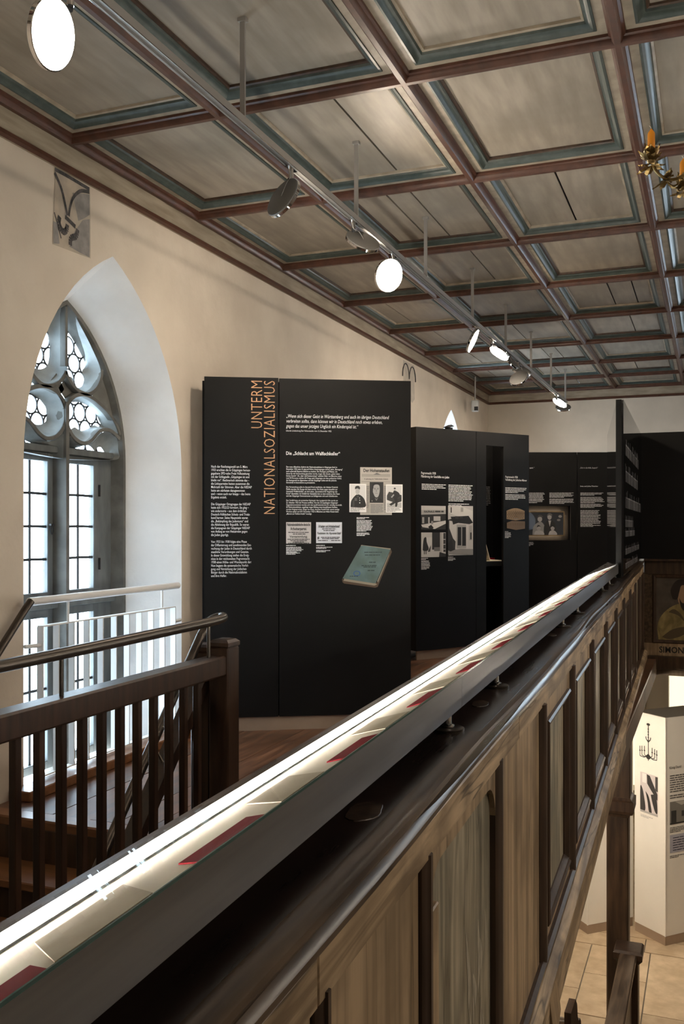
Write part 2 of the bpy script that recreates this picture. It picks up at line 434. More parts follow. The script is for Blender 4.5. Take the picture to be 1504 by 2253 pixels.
OP1 = (4.913, .815, -.02, 1.82, 3.14); WN1 = (4.925, .64, -.10, 1.90, 2.90)
OP2 = (13.1, .815, .9, 1.82, 3.14); WN2 = (13.1, .64, .95, 1.90, 2.90)
wl = wall_with_arches('wall_left', WX, [OP1, OP2], YB, YE, NZ - .2, 3.75, plaster)
wl['label'] = 'warm white lime plaster wall with pointed window recess'
reveal('window_reveal', WX, OP1, -3.83, WN1, plaster_white, wl)
reveal('window_reveal', WX, OP2, -3.83, WN2, plaster_white, wl)
OPF = (2.3, .85, .6, 1.9, 3.1)
wf = MB(); Z0_, Z1_ = NZ - .2, 3.75
for x0, x1, z0, z1 in ((WX - .3, OPF[0] - OPF[1], Z0_, Z1_), (OPF[0] + OPF[1], XR + .3, Z0_, Z1_), (OPF[0] - OPF[1], OPF[0] + OPF[1], Z0_, OPF[2])):
    wf.poly([(x0, YE, z0), (x1, YE, z0), (x1, YE, z1), (x0, YE, z1)])
ar = arch(OPF[0], OPF[1], OPF[3], OPF[4])
for p, q in zip(ar[:-1], ar[1:]): wf.poly([(p[0], YE, p[1]), (p[0], YE, Z1_), (q[0], YE, Z1_), (q[0], YE, q[1])])
wf = struct(wf.build('wall_far', plaster_far), 'aged plaster end wall behind the far exhibit boards')
rg = [(OPF[0] + OPF[1], OPF[2])] + ar + [(OPF[0] - OPF[1], OPF[2])]
MB().loft([[(x, YE, z) for x, z in rg], [(OPF[0] + (x - OPF[0]) * .85, YE + .42, z) for x, z in rg]], True, False).build('window_reveal', plaster_white, wf)
w3 = struct(empty('window_3'), 'pointed window in the end wall right of the black boards')
mb = MB(); mb.poly([(OPF[0] + (x - OPF[0]) * .85, YE + .40, z) for x, z in rg]); mb.build('pane', pane_glass, w3)
box('mullion', stone_grey, OPF[0] - .04, OPF[0] + .04, YE + .30, YE + .39, OPF[2], 2.95, w3)
for zz in (1.2, 1.8, 2.4): box('saddle_bar', lead, OPF[0] - .6, OPF[0] + .6, YE + .37, YE + .385, zz - .01, zz + .01, w3)
struct(box('wall_back', plaster, WX - .3, XR + .3, YB - .3, YB, NZ - .2, 3.75))
struct(box('wall_right', plaster, XR, XR + .3, YB - .3, YE + .3, NZ - .2, 3.75))

# ---- frieze boards under the ceiling
def frieze(name, pts_axis, a0, a1, fix):
    root = struct(empty(name), 'painted frieze board under the ceiling')
    if pts_axis == 'y':
        box('frieze_board', frieze_paint, WX, WX + .022, a0, a1, 3.50, CZ, root)
        MB().loft([[(WX + .022, y, 3.535), (WX + .04, y, 3.53), (WX + .045, y, 3.505), (WX + .022, y, 3.495)] for y in (a0, a1)]).build('red_strip', rib_red, root)
    else:
        box('frieze_board', frieze_paint, a0, a1, YE - .022, YE, 3.50, CZ, root)
        MB().loft([[(x, YE - .022, 3.535), (x, YE - .04, 3.53), (x, YE - .045, 3.505), (x, YE - .022, 3.495)] for x in (a0, a1)]).build('red_strip', rib_red, root)
frieze('trim_1', 'y', YB, YE - .03, WX)
frieze('trim_2', 'x', WX + .03, XR, YE)

# ---- coffered ceiling
ceil = struct(box('ceiling', gap_dark, WX - .3, XR + .3, YB - .3, YE + .3, 3.80, 3.9), 'coffered timber ceiling with red ribs and teal mouldings')
XB = [-3.43, -2.465, -1.42, -.396, .63, 1.655, 2.68, 3.70, 4.96]
YT = [-2.68, -1.25, .17, 1.60, 3.025, 4.45, 5.875, 7.30, 8.725, 10.15, 11.58, 13.0, 14.25, 15.43]
RIB = [(-.038, 0), (-.038, -.014), (-.026, -.02), (-.024, -.034), (-.013, -.048), (.013, -.048), (.024, -.034), (.026, -.02), (.038, -.014), (.038, 0)]
for x in XB:
    MB().loft([[(x + a, y, CZ + b) for a, b in RIB] for y in (YB + .05, YE - .02)]).build('long_rib', rib_red, ceil, smooth=True)
for y in YT:
    for xa, xb in zip(XB[:-1], XB[1:]):
        MB().loft([[(x, y + a, CZ + b) for a, b in RIB] for x in (xa + .012, xb - .012)]).build('cross_rib', rib_red, ceil, smooth=True)
# coffers: lath frame, teal moulding with mitred corners, boards
SPLIT = {(1, 5): [.58], (1, 6): [.56, .34], (2, 6): [.46], (2, 8): [.5, .78], (1, 9): [.3], (0, 9): [.42], (0, 8): [.3], (0, 10): [.5], (1, 10): [.4, .62],
         (1, 11): [.3, .7], (2, 9): [.6], (0, 11): [.35], (1, 12): [.5], (0, 12): [.4, .7], (3, 7): [.5], (1, 7): [.62], (2, 11): [.4]}
def frame4(x0, x1, y0, y1, prof):
    mb = MB()
    rings = [[(x0 + d, y0 + d, z), (x1 - d, y0 + d, z), (x1 - d, y1 - d, z), (x0 + d, y1 - d, z)] for d, z in prof]
    mb.loft(rings, True, False); return mb
for i, (xa, xb) in enumerate(zip(XB[:-1], XB[1:])):
    for j, (ya, yb) in enumerate(zip(YT[:-1], YT[1:])):
        x0, x1, y0, y1 = xa + .03, xb - .03, ya + .03, yb - .03
        frame4(x0, x1, y0, y1, [(0, CZ + .012), (0, CZ), (.055, CZ), (.055, CZ + .012)]).build('coffer_lath', lath_cream, ceil)
        frame4(x0, x1, y0, y1, [(.052, CZ + .005), (.055, CZ - .006), (.066, CZ - .008), (.076, CZ), (.088, CZ + .012), (.098, CZ + .016), (.104, CZ + .03)]).build('teal_moulding', teal, ceil, smooth=True)
        frame4(x0, x1, y0, y1, [(.10, CZ + .036), (.104, CZ + .026), (.116, CZ + .03), (.118, CZ + .045)]).build('dark_bead', strip_dark if (i + j) % 2 else lath_cream, ceil)
        cuts = [0] + [c + random.uniform(-.02, .02) for c in SPLIT.get((i, j), [])] + [1]
        cuts = sorted(cuts); bx0, bx1 = x0 + .10, x1 - .10
        for c0, c1 in zip(cuts[:-1], cuts[1:]):
            g0 = .006 if c0 > 0 else 0; g1 = .006 if c1 < 1 else 0
            dz = random.uniform(0, .004)
            box('coffer_board', board_cream, bx0 + (bx1 - bx0) * c0 + g0, bx0 + (bx1 - bx0) * c1 - g1, y0 + .10, y1 - .10, CZ + .040 + dz, CZ + .055 + dz, ceil)

# ---- gallery floor: sub-floor with stairwell opening, planks along the nave
SWX0, SWX1, SWY = WX, -2.10, 3.76
fl = MB()
fl.box(WX, -.56, SWY + .1, YE, -.19, -.03); fl.box(SWX1 + .02, -.56, YB, SWY + .1, -.19, -.03)
fl.box(-.56, XR, 10.95, YE, -.19, -.03)
fl = struct(fl.build('floor', soffit_wood), 'worn reddish brown plank floor of the gallery')
xs = [WX + .005]
for a, b, n in ((WX + .005, SWX1, 7), (SWX1, -.56, 8)):
    xs += [a + (b - a) * (k + (random.uniform(-.15, .15) if k < n else 0)) / n for k in range(1, n + 1)]
for x0, x1 in zip(xs[:-1], xs[1:]):
    y = (SWY + .10) if x0 < SWX1 - .01 else YB
    first = True
    while y < 15.4:
        L = random.uniform(2.2, 4.2) if not first else random.uniform(1.2, 3.8); first = False
        ye = min(y + L, 15.46)
        dz = random.uniform(-.002, .002)
        box('plank', floor_wood, x0 + .002, x1 - .002, y + .002, ye - .002, -.03, dz, fl)
        y = ye
x = -.56
while x < 2.6:
    box('plank', floor_wood, x, x + .28, 11.0, 15.4, -.03, 0, fl); x += .285
box('nosing', oak_orange, WX, SWX1 - .02, SWY - .01, SWY + .10, -.055, .004, fl, ch=.008)
# window curb board
struct(MB().box(WX + .0, -3.33, 3.98, 5.75, .0, .055, .006).build('baseboard_left', oak_orange), 'brown oak curb board below the tracery window')

# ---- nave floor of limestone slabs
nf = struct(box('floor', mortar, WX, XR, YB, YE, NZ - .2, NZ - .012), 'beige limestone slab floor of the nave below')
cols_x = [-3.46, -2.75, -1.95, -1.17, -.58, .12, .72, 1.45, 2.1, 2.9]
offs = [.3, .1, .7, .17, .74, .25, .6, .05, .4]
for k, (x0, x1) in enumerate(zip(cols_x[:-1], cols_x[1:])):
    y = 4.4 + offs[k]
    while y < 10.1:
        L = random.uniform(.75, 1.25)
        if k == 3: L = .82 + .02 * random.random()
        ye = min(y + L, 10.19)
        if ye > 10.0: ye = 10.19
        box('floor_tile', limestone, x0 + .006, x1 - .006, y + .006, ye - .006, NZ - .03, NZ + random.uniform(-.002, .002), nf)
        y = ye
for r, y0 in enumerate((10.19, 10.52, 11.3, 12.1, 13.0, 14.0)):
    y1 = (10.52, 11.3, 12.1, 13.0, 14.0, 15.4)[r]
    x = -3.4 + .2 * r % .7
    while x < 2.6:
        w = random.uniform(.7, 1.1)
        box('floor_tile', limestone, x + .006, x + w - .006, y0 + .006, y1 - .006, NZ - .03, NZ + random.uniform(-.002, .002), nf); x += w

# ================================================================== TRACERY WINDOW
w1 = struct(empty('window_1', (0, 0, 0)), 'pointed gothic window with grey stone tracery and leaded panes')
YC = 4.925
def wpt(px, py, X=-3.83):
    """tracery sketch units -> metres on the window plane"""
    u = px / 5.371; v = 640 + py / 5.371
    t = (u - 752) / FPX; s, c = math.sin(YAW), math.cos(YAW)
    k = X / (t * c - s)
    return ((t * s + c) * k, 1.45 + (1160 - v) / FPX * k)
def sweep(path, mb, sec, close=False):
    """path in (y, z); sec: (x, half width)"""
    P = [Vector(p) for p in path]; n = len(P); rows = []
    for i in range(n):
        a = P[(i - 1) % n] if (close or i > 0) else P[i]
        b = P[(i + 1) % n] if (close or i < n - 1) else P[i]
        t = (b - a).normalized(); nn = Vector((-t.y, t.x))
        rows.append([(x, P[i].x + nn.x * w, P[i].y + nn.y * w) for x, w in sec] + [(x, P[i].x - nn.x * w, P[i].y - nn.y * w) for x, w in sec[::-1]])
    if close: rows.append(rows[0])
    mb.loft(rows, True, not close)
SEC = [(-3.83, .0115), (-3.836, .0135), (-3.87, .0135)]
SEC2 = [(-3.885, .005), (-3.90, .009), (-3.925, .014)]
def both(name, pts, sec=SEC, k=4, mir=True):
    yz = [Vector(wpt(*p)) for p in pts]
    path = smooth_path(yz, k)
    mb = MB(); sweep(path, mb, sec); mb.build(name, stone_grey, w1, smooth=True)
    if mir:
        mb = MB(); sweep([(2 * YC - p[0], p[1]) for p in path], mb, sec); mb.build(name, stone_grey, w1, smooth=True)
mb = MB(); sweep([(YC + .632, -.1)] + [(y, z) for y, z in arch(YC, .632, 1.90, 2.89)] + [(YC - .632, -.1)], mb, [(-3.825, .016), (-3.85, .026), (-3.89, .04), (-3.94, .055)])
mb.build('stone_arch', stone_grey, w1, smooth=True)
mb = MB(); sweep([(YC, -.1), (YC, 2.25)], mb, [(-3.82, .016), (-3.84, .02), (-3.90, .034), (-3.95, .05)]); mb.build('mullion', stone_grey, w1, smooth=True)
mb = MB(); sweep([(YC, 2.48), (YC, 2.86)], mb, SEC); mb.build('tracery_bar', stone_grey, w1, smooth=True)
both('tracery_bar', [(786, 950), (800, 1000), (830, 1060), (880, 1130), (950, 1190), (1040, 1220), (1110, 1190), (1165, 1125), (1200, 1030), (1210, 930)])
both('tracery_bar', [(797, 1400), (806, 1330), (850, 1270), (910, 1235), (990, 1225), (1080, 1255), (1180, 1330), (1280, 1430), (1375, 1570), (1425, 1700)])
both('tracery_bar', [(797, 1380), (790, 1460), (800, 1560), (830, 1650), (880, 1730), (950, 1785), (1020, 1800), (1090, 1760), (1150, 1690), (1200, 1650), (1270, 1640), (1340, 1670), (1420, 1750)])
# cusps set back behind the main bars
# hollow-chamfered openings: from the front outline back to the lobed glazing outline
def resample(pts, n):
    P = smooth_path(pts + [pts[0]], 5); d = [0]
    for a, b in zip(P[:-1], P[1:]): d.append(d[-1] + (b - a).length)
    out = []; k = 0
    for i in range(n):
        t = d[-1] * i / n
        while d[k + 1] < t: k += 1
        f = (t - d[k]) / max(1e-9, d[k + 1] - d[k]); out.append(P[k].lerp(P[k + 1], f))
    return out
def funnel(front, back, n=56):
    A = resample([wpt(*p) for p in front], n); B = resample([wpt(*p, -3.935) for p in back], n)
    for sg in (1, -1):
        F = lambda v: (v.x if sg > 0 else 2 * YC - v.x, v.y)
        mb = MB(); rows = []
        for x, t in ((-3.834, 0), (-3.85, .03), (-3.875, .14), (-3.90, .36), (-3.92, .66), (-3.935, 1)):
            rows.append([(x, *F(a.lerp(b, t))) for a, b in zip(A, B)])
        mb.loft(rows, True, False); mb.build('tracery_hollow', stone_daylit, w1, smooth=True)
stone_daylit = tex('daylit_tracery_hollow', (.20, .215, .215), (.29, .305, .30), nscale=9, rough=.75, bump=.3, bdist=.005, bscale=30)  # stone tinted lighter and bluer: daylight on the hollows put into the colour
funnel([(795, 165), (860, 240), (950, 400), (1050, 590), (1130, 760), (1180, 880), (1195, 970), (1170, 1085), (1110, 1175), (1040, 1208), (960, 1182), (885, 1110), (825, 1010), (795, 900), (790, 600), (790, 350)],
       [(740, 400), (840, 480), (900, 585), (960, 700), (1003, 820), (1005, 890), (965, 950), (990, 1030), (970, 1120), (920, 1145), (875, 1100), (850, 1020), (780, 1000), (700, 920), (672, 760), (680, 560)])
funnel([(812, 1400), (850, 1310), (915, 1255), (990, 1245), (1080, 1275), (1170, 1345), (1270, 1440), (1355, 1570), (1400, 1690), (1340, 1645), (1270, 1618), (1200, 1628), (1140, 1680), (1080, 1745), (1020, 1778), (950, 1763), (890, 1710), (840, 1630), (812, 1530)],
       [(720, 1400), (800, 1330), (905, 1312), (990, 1335), (1060, 1375), (1130, 1450), (1165, 1530), (1190, 1580), (1150, 1610), (1110, 1585), (1060, 1615), (1010, 1640), (960, 1655), (920, 1635), (880, 1610), (820, 1640), (750, 1610), (705, 1550), (700, 1470)])
funnel([(818, 1990), (818, 1680), (870, 1765), (940, 1815), (1020, 1828), (1100, 1790), (1160, 1718), (1215, 1672), (1280, 1665), (1350, 1700), (1395, 1770), (1400, 1880), (1400, 1990), (1100, 2000)],
       [(700, 1985), (705, 1880), (800, 1875), (920, 1850), (1030, 1822), (1090, 1860), (1118, 1900), (1140, 1860), (1185, 1845), (1220, 1890), (1240, 1930), (1245, 1960), (1245, 1990), (1050, 1995)])
for pl_ in ([(690, 1150), (785, 1000), (888, 1185), (795, 1322)], [(1205, 930), (1085, 1225), (1100, 1262), (1180, 1330), (1400, 1560), (1395, 1400), (1320, 1150)]):
    for sg in (1, -1):
        q = [wpt(*p, -3.87) for p in pl_]
        mb = MB(); mb.poly([(-3.87, y if sg > 0 else 2 * YC - y, z) for y, z in q]); mb.build('tracery_web', stone_grey, w1)
# lead roundels behind the tracery
R0 = .061
def inside(y, z, m):
    h = 2.88 - 1.90; a = .62 - m; R = (a * a + h * h) / (2 * a)
    d = abs(y - YC)
    return z > 1.97 and (z <= 1.90 and d < a or z > 1.90 and (d - (a - R)) ** 2 + (z - 1.90) ** 2 < R * R)
rp = MB().lathe([(.0001, 0), (R0 - .004, 0), (R0 - .004, .003), (.0001, .003)], 18)
rpm = None; came = MB()
row = 0; z = 2.005
while z < 2.9:
    y = YC - .7 + (R0 if row % 2 else 0)
    while y < YC + .7:
        if inside(y, z, -.01):
            if rpm is None:
                o = rp.build('roundel_pane', pane_glass, w1); rpm = o.data
            else: o = link('roundel_pane', rpm, w1)
            o.rotation_euler = (0, PI / 2, 0); o.location = (-3.94, y, z)
            pts = [(-3.94, y + R0 * math.cos(2 * PI * k / 18), z + R0 * math.sin(2 * PI * k / 18)) for k in range(19)]
            came.tube(pts, 0.0062, 5, caps=False)
        y += 2 * R0
    row += 1; z += R0 * 1.75
came.build('lead_came', lead, w1, smooth=True)
mb = MB(); aa = arch(YC, .63, 1.9, 2.88, 12)
mb.poly([(-3.945, YC + .63, 1.9)] + [(-3.945, y, z) for y, z in aa] ); mb.build('spandrel_glass', pane_glass, w1)
# transoms
for zc, h in ((1.945, .045), (.965, .06)):
    box('transom', win_paint, -3.965, -3.875, YC - .62, YC + .62, zc - h / 2, zc + h / 2, w1, ch=.004)
# casements: two upper, two lower; frame, lead bars, eight panes, latch
def casement(y0, y1, z0, z1, rows, latch=0):
    root = box('casement', win_paint, -3.945, -3.90, y0, y0 + .05, z0, z1, w1, ch=.004)
    for b in ((y1 - .05, y1, z0, z1), (y0 + .05, y1 - .05, z0, z0 + .055), (y0 + .05, y1 - .05, z1 - .055, z1)):
        box('casement_bar', win_paint, -3.945, -3.90, *b, root, ch=.004)
    gy0, gy1, gz0, gz1 = y0 + .05, y1 - .05, z0 + .055, z1 - .055
    ym = (gy0 + gy1) / 2
    MB().tube([(-3.925, ym, gz0), (-3.925, ym, gz1)], .0085, 6).build('lead_bar', lead, root)
    for r in range(1, rows):
        zz = gz0 + (gz1 - gz0) * r / rows
        MB().tube([(-3.92, gy0 - .015, zz), (-3.915, ym, zz + .003), (-3.92, gy1 + .015, zz)], .0095, 6).build('saddle_bar', lead, root)
    for r in range(rows):
        for c in range(2):
            a = gy0 + (gy1 - gy0) * c / 2; b = gy0 + (gy1 - gy0) * (c + 1) / 2
            p = gz0 + (gz1 - gz0) * r / rows; q = gz0 + (gz1 - gz0) * (r + 1) / rows
            box('pane', pane_glass, -3.930, -3.927, a + .002, b - .002, p + .002, q - .002, root)
    if latch:
        yl = y0 + .03 if latch > 0 else y1 - .03; zm = (z0 + z1) / 2 + .01
        pts = [(-3.885, yl + latch * .012 * math.cos(a) , zm - .03 + .028 * math.sin(a)) for a in [2 * PI * k / 12 for k in range(13)]]
        m2 = MB(); m2.tube(pts, .004, 6); m2.box(-3.90, -3.88, yl - .012, yl + .02, zm - .004, zm + .008)
        m2.build('latch', iron, root, smooth=True)
for y0, y1, sg in ((YC + .045, YC + .43, 1), (YC - .43, YC - .045, -1)):
    casement(y0, y1, .985, 1.922, 4, sg)
    casement(y0, y1, -.08, .935, 4, 0)
for sg in (1, -1):
    a, b = sorted((YC + sg * .43, YC + sg * .60))
    box('jamb_board', win_paint, -3.96, -3.91, a, b, -.1, 1.93, w1, ch=.004)
    for zz in (1.20, 1.70, .2, .75):
        MB().tube([(-3.895, YC + sg * .437, zz - .04), (-3.895, YC + sg * .437, zz + .04)], .008, 8).build('hinge', iron, w1)

# second, far window: only its apex shows above the exhibit boards
w2 = struct(empty('window_2'), 'pointed far window, its white apex above the exhibit board')
mb = MB(); sweep([(13.1 + .632, .95)] + arch(13.1, .632, 1.90, 2.89) + [(13.1 - .632, .95)], mb, [(-3.825, .016), (-3.86, .03), (-3.965, .07)]); mb.build('stone_arch', stone_grey, w2, smooth=True)
mb = MB(); sweep([(13.1, .95), (13.1, 2.86)], mb, SEC); mb.build('mullion', stone_grey, w2, smooth=True)
mb = MB(); mb.poly([(-3.98, 13.1 + .63, .95)] + [(-3.98, y, z) for y, z in arch(13.1, .63, 1.9, 2.88, 12)] + [(-3.98, 13.1 - .63, .95)]); mb.build('pane', pane_glass, w2)
# ---- faded wall-painting fragments
def fresco(name, pts, label, strokes, base):
    root = tag(empty(name, (WX + .001, 0, 0)), label, 'wall painting')
    mb = MB(); mb.poly([(0.002, y, z) for y, z in pts]); mb.build('plaster_field', base, root)
    return root
fx = fresco('fresco_fragment', [(4.36, 3.49), (4.68, 3.49), (4.685, 3.065), (4.332, 3.053)], 'grey medieval wall painting patch above the tracery window apex', None,
            tex('fresco_ground', (.36, .31, .25), (.48, .41, .33), nscale=9, rough=.9, bump=.2, c3=(.36, .33, .30), s3=6))
fg_dark = tex('fresco_black', (.035, .034, .036), (.09, .085, .085), nscale=30, rough=.9, bump=0)
fg_grey = tex('fresco_grey', (.21, .20, .195), (.27, .255, .245), nscale=20, rough=.9, bump=0)
def fpoly(root, mat, pts, d, name='painted_field'):
    mb = MB(); mb.poly([(d, 4.34 + a * .34, 3.055 + b * .435) for a, b in pts]); mb.build(name, mat, root)
def fstroke(root, pts, w, d):
    P = smooth_path(pts, 4); mb = MB()
    for p, q in zip(P[:-1], P[1:]):
        t = (q - p).normalized(); n = Vector((-t.y, t.x)) * w
        mb.poly([(d, 4.34 + x * .34, 3.055 + y * .435) for x, y in ((p + n), (q + n), (q - n), (p - n))])
    mb.build('painted_stroke', fg_dark, root)
fpoly(fx, fg_grey, [(.50, .80), (.98, .90), (.98, .62), (.80, .52), (.66, .46)], .003)
fpoly(fx, fg_grey, [(.55, .28), (.78, .50), (.98, .56), (.98, .03), (.70, .04), (.42, .06)], .003)
fpoly(fx, fg_grey, [(.0, .30), (.10, .30), (.16, .04), (.0, .01)], .003)
fstroke(fx, [(.03, .94), (.20, .78), (.30, .60), (.36, .46)], .028, .004)
fstroke(fx, [(.97, .93), (.72, .88), (.52, .74), (.43, .58), (.40, .46)], .026, .004)
fstroke(fx, [(.04, .985), (.4, .985), (.97, .97)], .025, .004)
fstroke(fx, [(.30, .43), (.58, .36)], .03, .004)
fstroke(fx, [(.16, .40), (.14, .30), (.24, .22), (.34, .26), (.36, .34)], .045, .004)
fstroke(fx, [(.02, .42), (.12, .26), (.20, .12)], .012, .004)
fstroke(fx, [(.44, .08), (.46, .18), (.60, .24), (.64, .34)], .045, .004)
fx2 = fresco('fresco_fragment', [(10.83, 3.48), (11.28, 3.48), (11.30, 3.06), (11.2, 3.0), (10.83, 3.1)], 'faint arched wall painting trace beside the tall black board top', None,
             tex('fresco_ground_pale', (.40, .36, .31), (.50, .45, .38), nscale=8, rough=.9, bump=.2))
for c in (10.93, 11.2):
    MB().tube([(.004, c + .13 * math.cos(a), 3.28 + .17 * math.sin(a)) for a in [PI * k / 10 for k in range(11)]], .008, 5).build('painted_stroke', fg_dark, fx2)
# ================================================================== GALLERY PARAPET (runs a little askew and rises a little towards the far end)
PR = (.0114, 0, .0234)
par = tag(empty('gallery_parapet', (0, 0, 1.45), rot=PR), 'worn painted wooden gallery parapet with framed panels and dark ledge', 'parapet')
S0, S1 = -1.6, 10.90
def PX(p): return -p
# ledge board
lg = MB().box(-.80, -.445, S0, S1, -.55, -.50, .004).build('ledge', ledge_wood, par)
def knot(p, s, a, b):
    pts = [(-p + a * math.cos(2 * PI * k / 20) * (1 + .12 * math.sin(5 * k)), s + b * math.sin(2 * PI * k / 20)) for k in range(20)]
    MB().loft([[(x, y, -.5005) for x, y in pts], [(x * .97 - .03 * p, y * .97 + .03 * s, -.4985) for x, y in pts]]).build('knot', knot_wood, lg)
knot(.512, 1.50, .030, .055); knot(.515, 2.47, .022, .045); knot(.53, 4.0, .02, .035)
# nose moulding of the ledge: bead, hollow, fillet; slightly wavy with age
prof = [(-.47, -.50), (-.440, -.4985), (-.432, -.503), (-.430, -.511), (-.434, -.519), (-.443, -.526), (-.447, -.534), (-.444, -.542), (-.437, -.548), (-.436, -.556), (-.445, -.562), (-.47, -.562)]
rings = []
n = 60
for k in range(n + 1):
    s = S0 + (S1 - S0) * k / n
    w = .004 * math.sin(s * 2.1) + .003 * math.sin(s * 4.7 + 1); wz = .003 * math.sin(s * 1.7) + (.006 * math.sin((s - 3.5) * 1.1) if s > 3 else 0)
    rings.append([(x + w * (1 if x > -.46 else 0), s, z + (wz if x > -.46 else 0)) for x, z in prof])
MB().loft(rings).build('nose_moulding', mold_wood, par, smooth=True)
# top rail in lengths, worn
for a, b in ((S0, 1.10), (1.10, 2.63), (2.63, 5.70), (5.70, 8.2), (8.2, S1)):
    box('top_rail', old_wood, -.50, -.438, a + .001, b - .001, -.625, -.556, par, ch=.003)
# uprights: dark beaded strips
def strip(s, w, z0=-1.46, z1=-.615, proud=.020):
    pr = [(-.47, -w / 2), (-.446, -w / 2), (-.440, -w / 2 + .008), (-.446 + proud * .6, -w / 2 + .016), (-.446 + proud, -w * .12), (-.446 + proud, w * .12), (-.446 + proud * .6, w / 2 - .016), (-.440, w / 2 - .008), (-.446, w / 2), (-.47, w / 2)]
    MB().loft([[(x, s + d, z) for x, d in pr] for z in (z0, z1)]).build('pilaster_strip', strip_dark, par, smooth=True)
SK = [3.10, 3.95, 4.80, 5.66, 6.50, 7.34, 8.20, 9.05, 9.90, 10.72]
for s in SK: strip(s, .072)
for s, w in ((2.355, .075), (1.652, .055), (1.13, .045), (.30, .06), (-.45, .06)): strip(s, w, proud=.012)
# stile boards and framed painted panels
def panel_bay(a, b):
    box('stile', old_wood_v, -.475, -.446, a, a + .075, -1.46, -.62, par, ch=.002)
    box('stile', old_wood_v, -.475, -.446, b - .075, b, -1.46, -.62, par, ch=.002)
    box('cross_rail', old_wood_v, -.475, -.447, a + .075, b - .075, -.70, -.62, par, ch=.002)
    box('cross_rail', old_wood_v, -.475, -.447, a + .075, b - .075, -1.46, -1.385, par, ch=.002)
    f0, f1, z0, z1 = a + .065, b - .065, -1.392, -.692
    pf = [(0, -.448), (0, -.436), (.008, -.431), (.018, -.437), (.026, -.438), (.038, -.448), (.046, -.454), (.046, -.47)]
    rings = [[(x, f0 + d, z0 + d), (x, f1 - d, z0 + d), (x, f1 - d, z1 - d), (x, f0 + d, z1 - d)] for d, x in pf]
    MB().loft(rings, True, False).build('panel_frame', strip_dark, par)
    box('painted_panel', painted_panel, -.475, -.459, f0 + .04, f1 - .04, z0 + .04, z1 - .04, par)
for a, b in zip(SK[:-1], SK[1:]):
    if a < 9.0: panel_bay(a + .043, b - .043)
    else: box('plain_panel', painted_panel, -.475, -.455, a + .043, b - .043, -1.46, -.62, par)
box('plain_panel', old_wood_v, -.475, -.452, 10.763, S1, -1.46, -.62, par)
# the nearest bays: plain cracked boards, one arched painting
box('stile', old_wood_v, -.475, -.444, 2.393, 2.622, -1.46, -.62, par, ch=.003)
box('stile', old_wood_v, -.475, -.446, 2.630, 3.056, -1.46, -.62, par, ch=.003)
# arched painting in a rounded opening
a, b = 1.68, 2.318
z1 = -.655
top = [(b, -.75)] + [(b - .09 + .09 * math.cos(t), -.75 + .09 * math.sin(t)) for t in [PI / 2 * k / 6 for k in range(1, 7)]] + [(a + .09 - .09 * math.sin(t), -.75 + .09 * math.cos(t)) for t in [PI / 2 * k / 6 for k in range(0, 7)]]
outer = [(b, -1.46)] + top + [(a, -1.46)]
mb = MB()
for p, q in zip(top[:-1], top[1:]): mb.poly([(-.446, p[0], p[1]), (-.446, p[0], -.62), (-.446, q[0], -.62), (-.446, q[0], q[1])])
mb.loft([[(-.446, y, z) for y, z in top], [(-.462, y, z) for y, z in top]], closed=False)
mb.build('arched_spandrel', old_wood_v, par)
box('arched_painting', painted_panel, -.478, -.460, a, b, -1.46, -.63, par)
pale = tex('pale_brush_strokes', (.34, .31, .24), (.50, .45, .35), nscale=20, rough=.5, bump=0)
Rb = random.Random(5)
for k in range(16):
    y0 = Rb.uniform(2.02, 2.26); z0 = Rb.uniform(-1.42, -1.02); L = Rb.uniform(.08, .2); w = Rb.uniform(.006, .014); ln_ = Rb.uniform(-.25, .1)
    pth_ = smooth_path([(y0, z0), (y0 + ln_ * L * .3 + .012, z0 + L * .4), (y0 + ln_ * L, z0 + L)], 5); n_ = len(pth_) - 1; mb = MB()
    for i_, (p, q) in enumerate(zip(pth_[:-1], pth_[1:])):
        w0, w1_ = w * math.sin(PI * (i_ + .15) / (n_ + .3)), w * math.sin(PI * (i_ + 1.0) / (n_ + .3))
        mb.poly([(-.4595 + k * .00002, p[0] - w0, p[1]), (-.4595 + k * .00002, q[0] - w1_, q[1]), (-.4595 + k * .00002, q[0] + w1_, q[1]), (-.4595 + k * .00002, p[0] + w0, p[1])])
    mb.build('brush_stroke', pale, par)
box('painting_border', old_wood_v, -.462, -.446, a, a + .07, -1.46, -.74, par, ch=.003)
for a, b in ((1.155, 1.622), (.33, 1.105), (-.42, .27), (S0, -.48)):
    box('plain_panel', old_wood_v, -.475, -.452, a, b, -1.46, -.62, par)
# gallery-side lining, bottom mould and main beam
box('inner_lining', strip_dark, -.60, -.50, S0, S1, -1.47, -.55, par)
MB().loft([[(-.50, s, -1.445), (-.436, s, -1.452), (-.425, s, -1.462), (-.44, s, -1.475), (-.50, s, -1.475)] for s in (S0, S1)]).build('base_moulding', strip_dark, par)
MB().loft([[(-.56, s, -1.474), (-.425, s, -1.476), (-.398, s, -1.50), (-.398, s, -1.635), (-.41, s, -1.645), (-.56, s, -1.645)] for s in (S0, S1)]).build('bottom_beam', old_wood, par)
# corbel bracket below the beam close to the viewer
MB().loft([[(x, 2.95, z), (x, 3.12, z)][:2] + [(x2, 3.12, z), (x2, 2.95, z)] for x, x2, z in ((-.40, -.50, -1.50), (-.385, -.50, -1.62), (-.40, -.50, -1.75), (-.46, -.50, -1.95))]).build('corbel', old_wood_v, par)

